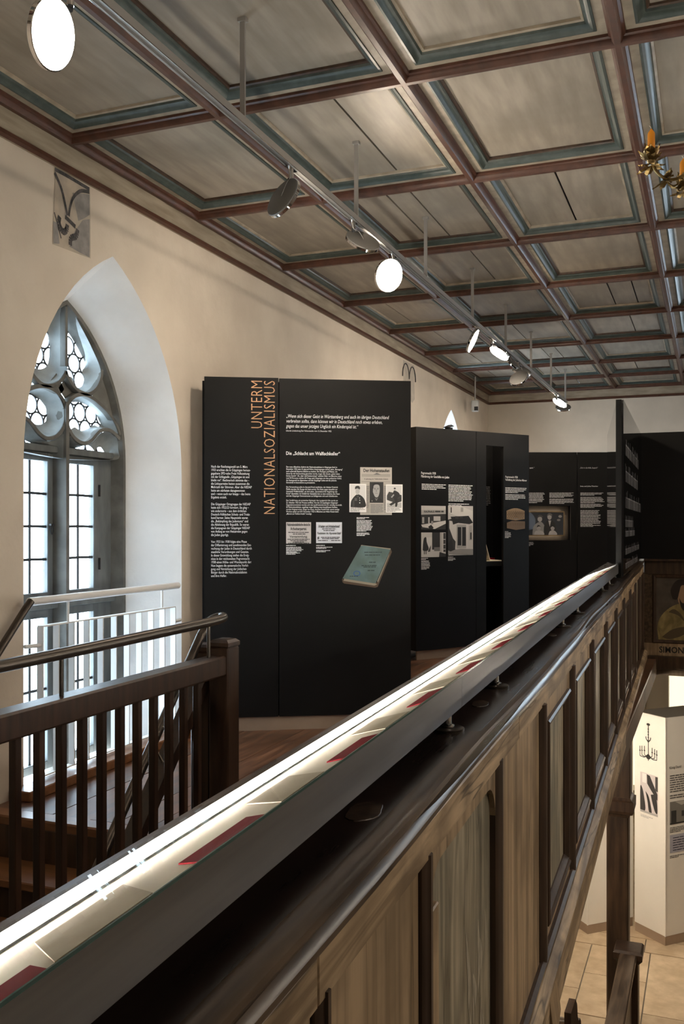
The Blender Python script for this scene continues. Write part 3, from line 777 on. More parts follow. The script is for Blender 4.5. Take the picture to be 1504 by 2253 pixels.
# ---- transverse parapet of the far gallery with apostle painting
fp = tag(empty('far_parapet', (0, 10.90, 0)), 'brown wooden cross parapet with bearded apostle painting lettered below', 'parapet')
box('ledge_board', strip_dark, -.69, 2.6, -.04, .3, 1.075, 1.10, fp, ch=.004)
box('top_rail', post_wood, -.69, 2.6, 0, .06, .93, 1.075, fp, ch=.004)
box('backing', post_wood, -.69, 2.6, .03, .08, -.10, .95, fp)
box('name_rail', old_wood_v, -.69, 2.6, -.004, .05, .03, .17, fp, ch=.004)
box('stile', mold_wood, -.69, -.60, .0, .05, .17, .93, fp, ch=.004)
box('base_beam', post_wood, -.69, 2.6, -.05, .12, -.115, .03, fp, ch=.006)
frame4_ = MB(); x0, x1, z0, z1 = -.60, .05, .17, .93
frame4_.loft([[(x0 + d, y, z0 + d), (x1 - d, y, z0 + d), (x1 - d, y, z1 - d), (x0 + d, y, z1 - d)] for d, y in ((0, 0), (.012, -.012), (.03, -.008), (.045, .012), (.045, .03))], True, False)
frame4_.build('panel_frame', strip_dark, fp)
pt_bg = tex('painting_brown_ground', (.055, .044, .036), (.11, .088, .07), nscale=6, rough=.4, bump=.1)
robe = tex('painting_ochre_robe', (.17, .13, .05), (.36, .28, .12), nscale=8, rough=.4, bump=.1, scale=(1, 1, .6), distort=1.5)
skin = plain('painting_flesh', (.36, .22, .13), .45); hair = plain('painting_dark_hair', (.018, .012, .009), .45); shade = plain('painting_umber_fold', (.09, .065, .035), .45)
S_ = lambda pts: [(p[0], p[1]) for p in smooth_path(pts + [pts[0]], 4)[:-1]]
prints('apostle_painting', -.56, .01, .205, .895, pt_bg, [
    (robe, S_([(.04, .0), (.02, .22), (.10, .40), (.30, .55), (.55, .60), (.80, .50), (.98, .30), (.98, .0)])),
    (shade, S_([(.10, .05), (.30, .18), (.55, .22), (.50, .10), (.25, .02)])), (shade, S_([(.22, .45), (.40, .40), (.52, .30), (.45, .42), (.32, .50)])),
    (skin, S_([(.40, .62), (.38, .78), (.46, .90), (.58, .90), (.66, .80), (.64, .66), (.56, .55), (.46, .54)])),
    (hair, S_([(.30, .66), (.26, .80), (.36, .95), (.52, .98), (.64, .92), (.58, .88), (.46, .88), (.42, .78), (.38, .66)])),
    (hair, S_([(.42, .68), (.48, .60), (.60, .64), (.66, .72), (.68, .58), (.60, .48), (.50, .48), (.44, .56)])),
    (skin, S_([(.60, .33), (.70, .42), (.84, .38), (.86, .28), (.72, .24)])), (shade, S_([(.68, .36), (.82, .34), (.80, .32), (.68, .33)]))], fp, y=.005)
text('name_lettering', 'SIMON ZELOTES', -.53, .137, ink, fp, size=.1, fit_w=.62, fit_h=.07, bold=.02, y=-.006)
box('plain_panel', mold_wood, .12, 2.6, .0, .04, .17, .93, fp)

# ================================================================== DISPLAY CASE on the ledge
dc = tag(empty('display_case', (0, 0, 1.45), rot=PR), 'long slanted glass-topped display case with brushed steel front on the parapet ledge', 'display case')
C0, C1 = -1.2, 8.02
def cs(p): return -.385 - (p - .51) * .4207      # height of the slanted glass at distance p
def lin(p): return cs(p) - .012
def cut(a, b, period=2.17, start=-1.2):
    xs = [a]; x = start
    while x < b:
        if x > a: xs.append(x)
        x += period
    return xs + [b]
SEG = cut(C0, C1, 2.17, .05)
for a, b in zip(SEG[:-1], SEG[1:]):
    box('steel_front', brushed, -.512, -.508, a + .001, b - .001, -.460, -.387, dc)
    MB().loft([[(-.512, s, -.387), (-.507, s, -.381), (-.80, s, cs(.80) + .002), (-.80, s, cs(.80) - .004)] for s in (a + .001, b - .001)]).build('glass_top', case_glass, dc)
    MB().loft([[(-.5075, s, -.3865), (-.5075, s, -.3825), (-.5095, s, -.3825), (-.5095, s, -.3865)] for s in (a + .001, b - .001)]).build('glass_edge', glass_edge, dc)
MB().loft([[(-.514, s, -.462), (-.80, s, cs(.80) - .045), (-.80, s, cs(.80) - .040), (-.514, s, -.456)] for s in (C0, C1)]).build('base_plate', brushed, dc)
MB().loft([[(-.514, s, lin(.514)), (-.725, s, lin(.725)), (-.725, s, lin(.725) - .006), (-.514, s, lin(.514) - .006)] for s in (C0, C1)]).build('cream_lining', case_floor, dc)
MB().loft([[(-.714, s, lin(.714)), (-.714, s, lin(.714) + .004), (-.720, s, lin(.720) + .004), (-.720, s, lin(.720))] for s in (C0, C1)]).build('divider_rail', dark_steel, dc)
MB().loft([[(-.726, s, cs(.726) - .003), (-.785, s, cs(.785) - .003), (-.785, s, cs(.785) - .03), (-.726, s, cs(.726) - .03)] for s in (C0, C1)]).build('light_strip', led, dc)
MB().loft([[(-.7235, s, lin(.7235) + .001), (-.7235, s, cs(.7235) - .002), (-.7255, s, cs(.7255) - .002), (-.7255, s, lin(.7255) + .001)] for s in (C0, C1)]).build('light_line', led_line, dc)
MB().loft([[(-.788, s, cs(.788) - .04), (-.788, s, cs(.788) - .001), (-.802, s, cs(.80) - .001), (-.802, s, cs(.80) - .04)] for s in (C0, C1)]).build('back_rail', dark_steel, dc)
MB().loft([[(-.508, s, -.46), (-.508, s, -.386), (-.80, s, cs(.80)), (-.80, s, cs(.80) - .045)] for s in (C1, C1 + .004)]).build('end_plate', brushed, dc)
for s in (-.03, .57, 2.14, 2.73, 4.31, 4.92, 6.45, 7.04):
    ft = MB().lathe([(.011, 0), (.011, .045)], 14, (-.525, s, -.499)).build('foot_post', chrome, dc, smooth=True)
    MB().lathe([(.040, 0), (.040, .006), (.036, .008)], 24, (-.525, s, -.5)).build('foot_disc', dark_steel, ft, smooth=True)
    MB().lathe([(.016, 0), (.018, .004), (.012, .008)], 16, (-.525, s, -.491)).build('foot_collar', chrome, ft, smooth=True)

# documents under the glass: dark red booklets and toned sheets lie on the lining
def case_sheet(name, mat, s, L, p0, p1, skew, t, label, cat, group=None):
    pts = [(p0, s), (p1, s + skew), (p1, s + skew + L), (p0, s + L)]
    dz = -.0225
    mb = MB(); top = [(-p, ss, lin(p) + .001 + t) for p, ss in pts]
    bot = [(-p, ss, lin(p) + .0005) for p, ss in pts]
    mb.loft([bot, top]); o = mb.build(name, mat)
    o.location = (0, 0, 1.45); o.rotation_euler = PR
    return tag(o, label, cat, group)
ordn = ['first', 'second', 'third', 'fourth', 'fifth', 'sixth', 'seventh', 'eighth', 'ninth', 'tenth', 'eleventh', 'twelfth', 'thirteenth', 'fourteenth', 'fifteenth']
reds = [.50, .97, 1.48, 1.98, 2.46, 2.96, 3.46, 3.98, 4.5, 5.02, 5.55, 6.1, 6.65, 7.2]
for k, s in enumerate(reds):
    case_sheet('red_booklet', red_cover, s, .19, .528, .590, .045, .0015, '%s dark red booklet from the near end of the lit display case' % ordn[k], 'booklet', 'red booklets in the display case')
for k, s in enumerate([.72, 1.24, 1.74, 2.22, 2.72, 3.2, 3.72, 4.25, 4.76, 5.3, 5.85, 6.4, 6.95, 7.5]):
    case_sheet('toned_sheet', paper_shade, s, .17, .55, .66, .11, .0012, '%s toned document sheet from the near end of the lit case' % ordn[k], 'document', 'toned sheets in the display case')

# ================================================================== STAIR BANISTER, HANDRAILS, STAIRS
bn = tag(empty('stair_banister', (-2.09, 0, 0)), 'dark oak banister with square balusters beside the stairwell', 'banister')
MB().box(-.045, .045, .9, 3.78, .775, .866, .008).build('top_rail', banister_wood, bn)
box('bottom_rail', banister_wood, -.04, .04, .9, 3.78, -.06, .05, bn, ch=.005)
y = 3.58
while y > .95:
    box('baluster', banister_wood, -.0145, .0145, y - .0145, y + .0145, .05, .776, bn, ch=.002); y -= .1152
def newel(x0, x1, y0, y1, z1):
    MB().box(x0, x1, y0, y1, -.25, z1 - .035, .006).build('newel_post', banister_wood, bn)
    MB().loft([[(a, b, z) for a, b in ((x0 + d, y0 + d), (x1 - d, y0 + d), (x1 - d, y1 - d), (x0 + d, y1 - d))] for d, z in ((.006, z1 - .035), (-.002, z1 - .028), (-.002, z1 - .012), (.012, z1), (.03, z1 + .004))]).build('newel_cap', banister_wood, bn)
newel(-.045, .055, 3.76, 3.87, .935)
newel(-.165, -.065, 3.80, 3.90, .905)
# steel handrail above the banister, turning down the stair flight
hr = tag(empty('steel_handrail', (-2.09, 0, 0)), 'bronzed steel tube handrail above the oak banister bending down the stairs', 'handrail')
pth = [(0, .9, 1.005), (0, 2.4, 1.010), (0, 3.5, 1.022), (0, 3.72, 1.026), (-.01, 3.83, 1.03), (-.05, 3.885, 1.03), (-.095, 3.86, 1.01), (-.11, 3.80, .945), (-.11, 3.72, .862), (-.11, 3.0, .12), (-.11, 1.9, -1.05)]
MB().tube(smooth_path(pth, 5), .021, 14).build('rail_tube', dark_steel, hr, smooth=True)
for y in (1.65, 2.66, 3.68): MB().tube([(0, y, .866), (0, y, 1.005)], .008, 10).build('rail_stub', dark_steel, hr, smooth=True)
for y in (2.2, 3.4): MB().tube([(-.11, y, -.735 + (y - 2.2) * 1.03 - .0 + .03), (-.06, y, -.78 + (y - 2.2) * 1.03)], .007, 8).build('rail_bracket', dark_steel, hr)
# stairs going down towards the viewer
st = tag(empty('staircase', (0, 0, 0)), 'steep dark wooden stair flight descending below the window landing', 'stairs')
z = -.2; y = SWY - .02
while z > NZ + .1:
    box('tread', oak_orange, WX + .05, -2.16, y - .24, y + .02, z - .04, z, st, ch=.006)
    box('riser', post_wood, WX + .05, -2.16, y, y + .02, z, z + .16, st)
    z -= .2; y -= .195
for x in (WX + .005, -2.185):
    MB().loft([[(x, a, b), (x + .045, a, b), (x + .045, a, b + .27), (x, a, b + .27)] for a, b in ((3.78, -.30), (1.0, -3.1))]).build('stringer', banister_wood, st)
MB().loft([[(-2.235, a, b), (-2.16, a, b), (-2.16, a, b + .075), (-2.235, a, b + .075)] for a, b in ((3.80, .70), (1.0, -2.18))]).build('sloping_rail', banister_wood, st)
# wall handrail of the stairs, dark tube
wh = tag(empty('wall_handrail', (-3.41, 0, 0)), 'dark steel stair handrail sloping down along the wall left of the window', 'handrail')
MB().tube([(0, 4.085, 1.05), (0, 4.045, 1.015), (0, 3.6, .57), (0, 2.4, -.63), (0, 1.6, -1.43)], .021, 14).build('rail_tube', dark_steel, wh, smooth=True)
for y in (3.3, 2.2): MB().tube([(0, y, .27 + (y - 3.3)), (-.055, y, .22 + (y - 3.3))], .008, 8).build('wall_bracket', dark_steel, wh)
# white window guard
wg = tag(empty('window_guard', (-3.435, 0, 0)), 'white steel guard with upright bars and tube handrail before the tracery window', 'window guard')
MB().tube([(0, 4.10, 1.045), (0, 5.62, 1.047)], .023, 16).build('rail_tube', white_steel, wg, smooth=True)
MB().tube([(.0, 5.615, 1.047), (0, 5.632, 1.047)], [.023, .017], 16).build('rail_cap', white_steel, wg, smooth=True)
for y in (4.43, 5.42): MB().tube([(0, y, .905), (0, y, 1.03)], .008, 10).build('rail_stub', white_steel, wg, smooth=True)
box('top_bar', white_steel, -.02, .02, 4.19, 5.56, .900, .908, wg)
box('bottom_bar', white_steel, -.02, .02, 4.19, 5.56, .075, .083, wg)
for k in range(11):
    y = 4.19 + 1.37 * k / 10
    box('guard_bar', white_steel, -.02, .02, y - .004, y + .004, .083, .900, wg)
for y in (4.19, 5.56): box('foot', white_steel, -.02, .02, y - .004, y + .004, .055, .083, wg)
MB().tube([(0, 4.19, .80), (-.03, 4.10, .80)], .012, 10).build('wall_fixing', white_steel, wg)
MB().tube([(0, 5.56, .80), (-.03, 5.70, .80)], .012, 10).build('wall_fixing', white_steel, wg)
# ================================================================== EXHIBIT BOARDS
UML = True
# ---- first board: two sections, orange title
b1 = tag(empty('exhibit_board', (-3.12, 5.91, 0), rz=math.atan2(.482, .876)), 'tall black exhibit board with orange vertical title UNTERM NATIONALSOZIALISMUS', 'exhibit board')
sA = box('board_section', black_board, -.236, .2865, 0, .03, .10, 2.515, b1)
sB = box('board_section', black_board, .2935, 1.248, 0, .03, .10, 2.512, b1)
box('board_body', black_in, -.250, 1.225, .032, .17, .10, 2.49, b1)
box('kick_plate', kick_bronze, -.236, 1.248, .015, .03, 0, .10, b1)
text('title_text', 'UNTERM', .094, 2.155, txt_orange, sA, size=.1, fit_w=.336, fit_h=.078, rot=PI / 2, spacing=1.08, bold=-.010)
text('title_text', 'NATIONALSOZIALISMUS', .184, 1.545, txt_orange, sA, size=.1, fit_w=.947, fit_h=.078, rot=PI / 2, spacing=1.08, bold=-.010)
col1 = """Nach der Reichstagswahl am 5. März
1933 erschien die in Göppingen heraus-
gegebene SPD-nahe Freie Volkszeitung
mit der Schlagzeile „Göppingen ist und
bleibt rot“. Rechnerisch stimmte das –
die Linksparteien hatten zusammen die
Mehrzahl der Stimmen. Aber die NSDAP
hatte am stärksten dazugewonnen
und – wenn auch nur knapp – das beste
Ergebnis erzielt.

Die Göppinger Ortsgruppe der NSDAP
hatte sich 1922/23 formiert. Sie ging –
wie andernorts – aus dem örtlichen
Deutsch-Völkischen Schutz- und Trutz-
bund hervor. Seine Hauptziele waren
die „Bekämpfung des Judentums“ und
die Ablehnung der Republik. So waren
die Kampagnen der Göppinger NSDAP
von Anfang an von Hetzereien gegen
die Juden geprägt.

Von 1933 bis 1938 folgte eine Phase
der Diffamierung und zunehmenden Ent-
rechtung der Juden in Deutschland durch
staatliche Verordnungen und Gesetze.
In dieser Entwicklung stellen die Ereig-
nisse in der reichsweiten Pogromnacht
1938 einen Höhe- und Wendepunkt dar:
Nun begann die systematische Verfol-
gung und Vernichtung der jüdischen
Bürger durch die Nationalsozialisten
und ihre Helfer."""
text('column_text', col1, -.189, 1.888, txt_white, sA, size=.02, fit_w=.287, fit_h=.790, bold=.006)
text('quote_text', """„Wenn sich dieser Geist in Württemberg und auch im übrigen Deutschland
verbreiten sollte, dann können wir in Deutschland noch etwas erleben,
gegen das unser jetziges Unglück ein Kinderspiel ist.“""", .342, 2.257, txt_white, sB, size=.03, fit_w=.745, fit_h=.103, shear=.2)
text('source_text', 'Liberale Lokalzeitung Der Hohenstaufen vom 15. Dezember 1922', .342, 2.145, txt_white, sB, size=.012, fit_w=.325, fit_h=.014)
text('heading_text', 'Die „Schlacht am Walfischkeller“', .342, 1.992, txt_white, sB, size=.03, fit_w=.388, fit_h=.030, bold=.018)
body = """Der erste öffentliche Auftritt der Nationalsozialisten in Göppingen fand im
Dezember 1922 statt. Er ging auf Hitlers Anstrengungen zurück, seine „Bewegung“
auch außerhalb Bayerns bekannt zu machen. Die Anzeigen und Plakate, mit
denen für die Versammlung geworben wurde, trugen den Zusatz „Juden haben
keinen Zutritt“. Als „Saal- und Rednerschutz“ schickte Hitler von München einen
rund 90 Personen starken SA-Trupp nach Göppingen mit dem politischen Kalkül,
die Staatsgewalt im allgemeinen und die Göppinger Linke und die jüdische
Gemeinde im besonderen zu provozieren.

Die Versammlung sollte im Apostel-Hotel stattfinden, der Inhaber Friedrich
Pfeiffe zog aber die Zusage des Saals zurück. Die Nazis zogen daraufhin zur
Gaststätte Walfischkeller, um dort einen „Sprechabend für Angehörige der
Partei“ abzuhalten. Im Umfeld der Gaststätte kam es dann zwischen den Nazis
und den Göppinger Demonstranten zu Schlägereien und auch Schießereien.

Der Vorfall hatte ein juristisches Nachspiel. Am Landgericht Ulm wurde am
22. Oktober 1923 der Prozess eröffnet. Von den 22 angeklagten Göppinger
Gegendemonstranten wurden acht des Landfriedensbruchs für schuldig verurteilt.
65 Nationalsozialisten, angeklagt wegen Bildung eines bewaffneten Haufens,
wurden freigesprochen. Einige von ihnen, darunter Rudolf Heß, waren wenige
Wochen später am 8./9. November 1923 in München am Hitler-Putsch beim
„Marsch zur Feldherrnhalle“ beteiligt."""
text('column_text', body, .342, 1.887, txt_white, sB, size=.015, fit_w=.407, fit_h=.350, bold=.008)
PAP = (1, .95, .86); WHP = (1, 1, 1)
el = lambda cx, cy, r, r2: circ(cx, cy, r, 18, r2)
# newspaper page with portrait
np_ = prints('newspaper_print', .876, 1.108, 1.539, 1.883, pm(.36, (1, .92, .82)), [
    (pm(.30, (1, .92, .82)), rc(.03, .30, .03, .62)), (pm(.30, (1, .92, .82)), rc(.32, .72, .03, .23)), (pm(.30, (1, .92, .82)), rc(.74, .97, .03, .62)),
    (pm(.29, (1, .92, .82)), rc(.05, .95, .80, .86)), (pm(.12), rc(.04, .96, .695, .70)), (pm(.12), rc(.42, .62, .855, .858)), (pm(.14), [(.42, .845), (.52, .885), (.66, .845)]),
    (pm(.045), rc(.30, .73, .255, .69)),
    (pm(.03), [(.31, .26), (.34, .33), (.44, .36), (.58, .36), (.68, .33), (.72, .26)]),
    (pm(.30), S_([(.40, .48), (.41, .60), (.46, .655), (.55, .655), (.61, .60), (.61, .48), (.56, .38), (.47, .38)])),
    (pm(.025), S_([(.38, .56), (.40, .655), (.48, .685), (.58, .68), (.63, .62), (.62, .56), (.60, .62), (.52, .64), (.43, .62), (.41, .55)])),
    (pm(.05), rc(.43, .49, .555, .562)), (pm(.05), rc(.53, .59, .555, .562)), (pm(.06), el(.462, .54, .014, .007)), (pm(.06), el(.558, .54, .014, .007)), (pm(.14), rc(.50, .515, .48, .54)), (pm(.10), rc(.47, .55, .452, .458)),
    (pm(.13), [(.45, .36), (.51, .29), (.57, .36), (.51, .34)]), (pm(.2), rc(.36, .385, .28, .31))], sB, y=-.0015)
text('masthead_text', 'Der Hohenstaufen', .900, 1.872, ink, np_, size=.03, fit_w=.190, fit_h=.024, bold=.02, y=-.004)
text('headline_text', '12. Jahrestag der Walfischkeller-Schlacht', .905, 1.803, ink, np_, size=.01, fit_w=.175, fit_h=.012, bold=.02, y=-.004)
greek('newsprint', .884, 1.745, .06, 14, .0125, pm(.2), np_, y=-.004, seed=2); greek('newsprint', 1.050, 1.745, .052, 14, .0125, pm(.2), np_, y=-.004, seed=3); greek('newsprint', .95, 1.615, .098, 6, .0115, pm(.2), np_, y=-.004, seed=4)
# two framed photographs overlapping the page
def man_left(): return [(pm(.50), rc(.06, .94, .17, .96)),
    (pm(.03), S_([(.07, .18), (.10, .38), (.24, .52), (.42, .62), (.58, .62), (.78, .54), (.92, .40), (.92, .18)])),
    (pm(.36), S_([(.36, .70), (.38, .80), (.48, .84), (.60, .80), (.60, .70), (.52, .62), (.44, .62)])),
    (pm(.06), S_([(.33, .80), (.35, .90), (.50, .93), (.62, .89), (.61, .80), (.48, .84)])), (pm(.10), S_([(.42, .60), (.50, .52), (.58, .60), (.50, .56)])),
    (pm(.42), el(.60, .50, .02, .02)), (pm(.42), el(.61, .42, .025, .02)), (pm(.42), el(.61, .33, .035, .022)), (pm(.09), rc(.30, .45, .40, .50)), (pm(.08), rc(.18, .30, .2, .42))]
pl = prints('photo_print', .797, .920, 1.558, 1.763, pm(.60), man_left(), sB, y=-.0065)
greek('caption_text', .803, 1.590, .11, 3, .010, pm(.25), pl, y=-.009)
pr_ = prints('photo_print', 1.063, 1.186, 1.556, 1.760, pm(.60), [(pm(.48), rc(.06, .94, .17, .96)), (pm(.07), [(.06, .45), (.06, .60), (.18, .74), (.35, .72), (.94, .62), (.94, .40), (.6, .33)]),
    (pm(.34), [(.06, .17), (.06, .34), (.5, .30), (.94, .36), (.94, .17)]), (pm(.05), [(.2, .30), (.94, .56), (.94, .47), (.3, .24)]),
    (pm(.035), S_([(.36, .58), (.46, .76), (.56, .78), (.78, .70), (.84, .58), (.70, .52), (.70, .34), (.66, .22), (.56, .22), (.56, .34), (.48, .50)])), (pm(.36), el(.53, .82, .06, .045)), (pm(.03), el(.53, .86, .065, .025)), (pm(.3), [(.30, .55), (.36, .52), (.50, .62), (.46, .66)])], sB, y=-.0065)
greek('caption_text', 1.070, 1.588, .11, 3, .010, pm(.25), pr_, y=-.009)
a1 = prints('handbill_print', .342, .521, 1.333, 1.486, pm(.40, (1, .94, .92)), [], sB)
for t, z, w, h, x in (('Nationalsozialistische deutsche', 1.481, .165, .022, .349), ('Arbeiterpartei.', 1.450, .118, .028, .372), ('Versammlung.', 1.391, .13, .020, .366)):
    text('handbill_text', t, x, z, ink, a1, size=.02, fit_w=w, fit_h=h, bold=.02, y=-.003)
for z, w, x in ((1.416, .15, .357), (1.404, .09, .39), (1.366, .16, .351), (1.356, .12, .372), (1.346, .08, .39), (1.339, .15, .357)): greek('handbill_lines', x, z, w, 1, .010, ink, a1, y=-.003, last=1)
a2 = prints('handbill_print', .557, .744, 1.336, 1.486, pm(.50, (.94, .97, 1.05)), [(ink, [(.04, .28), (.11, .31), (.13, .27), (.06, .24)]), (ink, [(.04, .22), (.11, .25), (.13, .21), (.06, .18)])], sB)
for t, z, w, h, x in (('Arbeiter und Arbeiterinnen!', 1.468, .155, .022, .573), ('Faszisten im Apostel-Saal', 1.416, .168, .022, .566)):
    text('handbill_text', t, x, z, ink, a2, size=.02, fit_w=w, fit_h=h, bold=.02, y=-.003)
for z, w, x in ((1.440, .10, .60), (1.428, .08, .61), (1.380, .135, .592), (1.371, .12, .60), (1.357, .07, .57), (1.357, .07, .665)): greek('handbill_lines', x, z, w, 1, .010, ink, a2, y=-.003, last=1)
for x, z, w, n in ((.342, 1.322, .115, 1), (.342, 1.309, .125, 5), (.342, 1.268, .11, 2), (.557, 1.322, .105, 1), (.557, 1.309, .125, 2), (.557, 1.285, .115, 2), (.85, 1.522, .10, 2), (.85, 1.501, .118, 10), (.85, 1.410, .10, 3)):
    greek('caption_text', x, z, w, n, .0085, txt_white, sB, h=.55)
# printed picture of an old teal book
bk = (.744, 1.110, 1.010, 1.322)
bp = lambda x, z: ((x - bk[0]) / (bk[1] - bk[0]), (z - bk[2]) / (bk[3] - bk[2]))
tealc = tex('book_cover_print', (.085, .14, .135), (.135, .215, .215), nscale=9, rough=.6, bump=0, c3=(.10, .13, .10), s3=7)
edge_p = plain('book_edge_print', (.09, .055, .032), .6); page_p = plain('book_page_print', (.32, .27, .20), .6); stamp = plain('blue_stamp_print', (.05, .12, .30), .6)
bkp = prints('book_print', *bk, black_board, [
    (edge_p, [bp(.744, 1.078), bp(.748, 1.054), bp(.76, 1.045), bp(.985, 1.013), bp(1.004, 1.018), bp(1.108, 1.27), bp(1.10, 1.293), bp(1.0, 1.05)]),
    (page_p, [bp(.755, 1.064), bp(.98, 1.028), bp(1.0, 1.036), bp(.985, 1.046), bp(.76, 1.080)]), (page_p, [bp(1.006, 1.05), bp(1.085, 1.24), bp(1.09, 1.262), bp(1.0, 1.06)]),
    (page_p, [bp(.884, 1.322), bp(1.10, 1.296), bp(1.095, 1.286), bp(.880, 1.314)]),
    (tealc, [bp(.748, 1.082), bp(.882, 1.316), bp(.90, 1.318), bp(1.098, 1.288), bp(.990, 1.046), bp(.98, 1.044)]),
    (stamp, [bp(x, z) for x, z in circ(.852, 1.117, .026, 16, .02)]), (tealc, [bp(x, z) for x, z in circ(.852, 1.117, .019, 16, .014)])], sB)
bkp.data.polygons[0].material_index = bkp.data.polygons[0].material_index
for x, z, w in ((.905, 1.272, .13), (.91, 1.252, .11), (.94, 1.20, .05), (.885, 1.176, .11), (.90, 1.166, .09), (.93, 1.14, .05), (.80, 1.10, .06)):
    greek('book_lettering', x, z, w, 1, .011, plain('book_ink_%d' % int(x * 1000 + z * 77), (.03, .05, .05), .6), bkp, y=-.004, last=1)

# ---- second board with slit niche
b2 = tag(empty('exhibit_board', (-2.972, 9.792, 0), rz=math.atan2(.825, .565)), 'black exhibit board with shopfront photographs and a tall narrow display slit', 'exhibit board')
box('board_section', black_board, 0, .852, 0, .03, .10, 2.545, b2)
s2 = box('board_section', black_board, .858, 1.009, 0, .03, .10, 2.545, b2)
box('board_section', black_board, 1.28, 1.694, 0, .03, .10, 2.545, b2)
box('board_section', black_board, 1.009, 1.28, 0, .03, 2.39, 2.545, b2)
box('board_side', black_board, -.02, 0, 0, .62, .10, 2.545, b2)
box('board_side', black_board, 1.674, 1.694, .03, .62, .10, 2.545, b2)
box('niche_back', black_board, -.02, 1.694, .60, .62, .10, 2.545, b2)
box('kick_plate', kick_bronze, 0, 1.694, .012, .03, 0, .10, b2)
box('niche_desk', black_in, 1.009, 1.62, .03, .60, 1.0, 1.05, b2)
for x, z, w, n, lh, nm, mt in ((.058, 1.925, .35, 4, .0175, 'column_text', txt_white), (.441, 1.925, .365, 11, .0175, 'column_text', txt_white), (.441, 1.715, .32, 2, .0175, 'column_text', txt_white),
                   (.051, 1.112, .11, 2, .011, 'caption_text', txt_white), (.051, 1.085, .125, 9, .0115, 'caption_text', txt_grey), (.434, 1.12, .13, 1, .011, 'caption_text', txt_white), (.434, 1.105, .12, 3, .0115, 'caption_text', txt_grey),
                   (1.309, 1.915, .345, 4, .0175, 'column_text', txt_grey), (1.309, 1.835, .34, 4, .0175, 'column_text', txt_grey), (1.302, 1.402, .09, 1, .011, 'caption_text', txt_grey), (1.302, 1.388, .10, 6, .0115, 'caption_text', txt_grey)):
    greek(nm, x, z, w, n, lh, mt, b2, h=.52)
text('heading_text', 'Pogromnacht 1938\nPlünderung der Geschäfte von Juden', .051, 2.058, txt_white, b2, size=.03, fit_w=.40, fit_h=.072, bold=.02)
text('heading_text', 'Pogromnacht 1938\nVerhaftung der jüdischen Männer', 1.309, 2.052, txt_grey, b2, size=.03, fit_w=.35, fit_h=.066, bold=.018)
k1 = prints('photo_print', .051, .401, 1.425, 1.686, pm(.045), [(pm(.42), [(0, .82), (1, .84), (1, 1), (0, 1)]), (pm(.34), [(0, .62), (1, .66), (1, .84), (0, .82)]), (pm(.46), [(.0, .20), (1, .38), (1, .25), (.55, .02), (.05, .10)]),
    (pm(.40), rc(.50, .78, .36, .56)), (pm(.36), rc(.28, .34, .26, .52)), (pm(.30), rc(.04, .12, .26, .52)), (pm(.25), rc(.40, .48, .22, .36)), (pm(.03), [(.28, .12), (.4, .2), (.5, .08), (.44, .0), (.34, .0)]), (pm(.03), [(0, 0), (.16, .06), (.10, .0)])], b2)
text('shop_sign_text', 'KAUFHAUS', .09, 1.633, ink, k1, size=.03, fit_w=.145, fit_h=.022, bold=.03, y=-.004)
greek('shop_sign_text', .245, 1.633, .13, 1, .034, pm(.08), k1, y=-.004, last=1)
prints('photo_print', .051, .401, 1.121, 1.392, pm(.38), [(pm(.04), rc(.44, .78, .30, 1)), (pm(.42), rc(.22, .44, .42, .80)), (pm(.03), S_([(.06, .30), (.08, .60), (.12, .78), (.20, .80), (.22, .62), (.30, .36), (.24, .26), (.10, .26)])), (pm(.03), rc(.11, .14, .12, .28)), (pm(.03), rc(.18, .21, .12, .28)),
    (pm(.06), [(.26, .22), (.40, .50), (.36, .22)]), (pm(.14), rc(.52, .76, .24, .40)), (pm(.30), rc(.76, .84, .16, 1)), (pm(.05), rc(.90, .99, .2, .98)), (pm(.4), rc(.9, .99, .30, .33)), (pm(.4), rc(.9, .99, .50, .53)), (pm(.4), rc(.9, .99, .70, .73)), (pm(.03), [(.72, .0), (.74, .2), (1, .12), (1, 0)])], b2)
prints('photo_print', .434, .806, 1.135, 1.690, pm(.40), [(pm(.05), [(0, 0), (0, .72), (.30, .76), (.30, .28), (.28, .12)]), (pm(.48), [(.04, .86), (.04, .98), (.55, .99), (.98, .90), (.98, .70), (.8, .70), (.4, .78)]), (pm(.42), [(.05, .55), (.05, .70), (.30, .68), (.30, .28), (.20, .34)]), (pm(.025), [(.16, .70), (.20, .62), (.40, .655), (.85, .63), (1, .66), (.82, .80), (.1, .78)]),
    (pm(.28), rc(.34, .78, .14, .62)), (pm(.02), rc(.38, .52, .20, .57)), (pm(.02), rc(.56, .71, .19, .57)), (pm(.42), rc(.72, .79, .12, .62)), (pm(.25), rc(.535, .55, .17, .58)), (pm(.3), rc(.84, .96, .30, .60)), (pm(.06), rc(.88, .94, .32, .46)), (pm(.22), [(0, .10), (.5, .13), (1, .12), (1, 0), (0, .02)]), (pm(.03), [(0, .24), (.14, .34), (.2, .14), (.3, .12), (.1, .08), (0, .1)]), (pm(.06), rc(.28, .42, .74, .79)), (pm(.06), rc(.46, .58, .75, .79)), (pm(.06), rc(.10, .14, .86, .97)), (pm(.3), rc(.5, .6, .88, .97))], b2)
wall_p = plain('colour_photo_wall', (.30, .20, .11), .55); dots = plain('colour_photo_dots', (.15, .095, .05), .55); flo = plain('colour_photo_floor', (.17, .11, .065), .55)
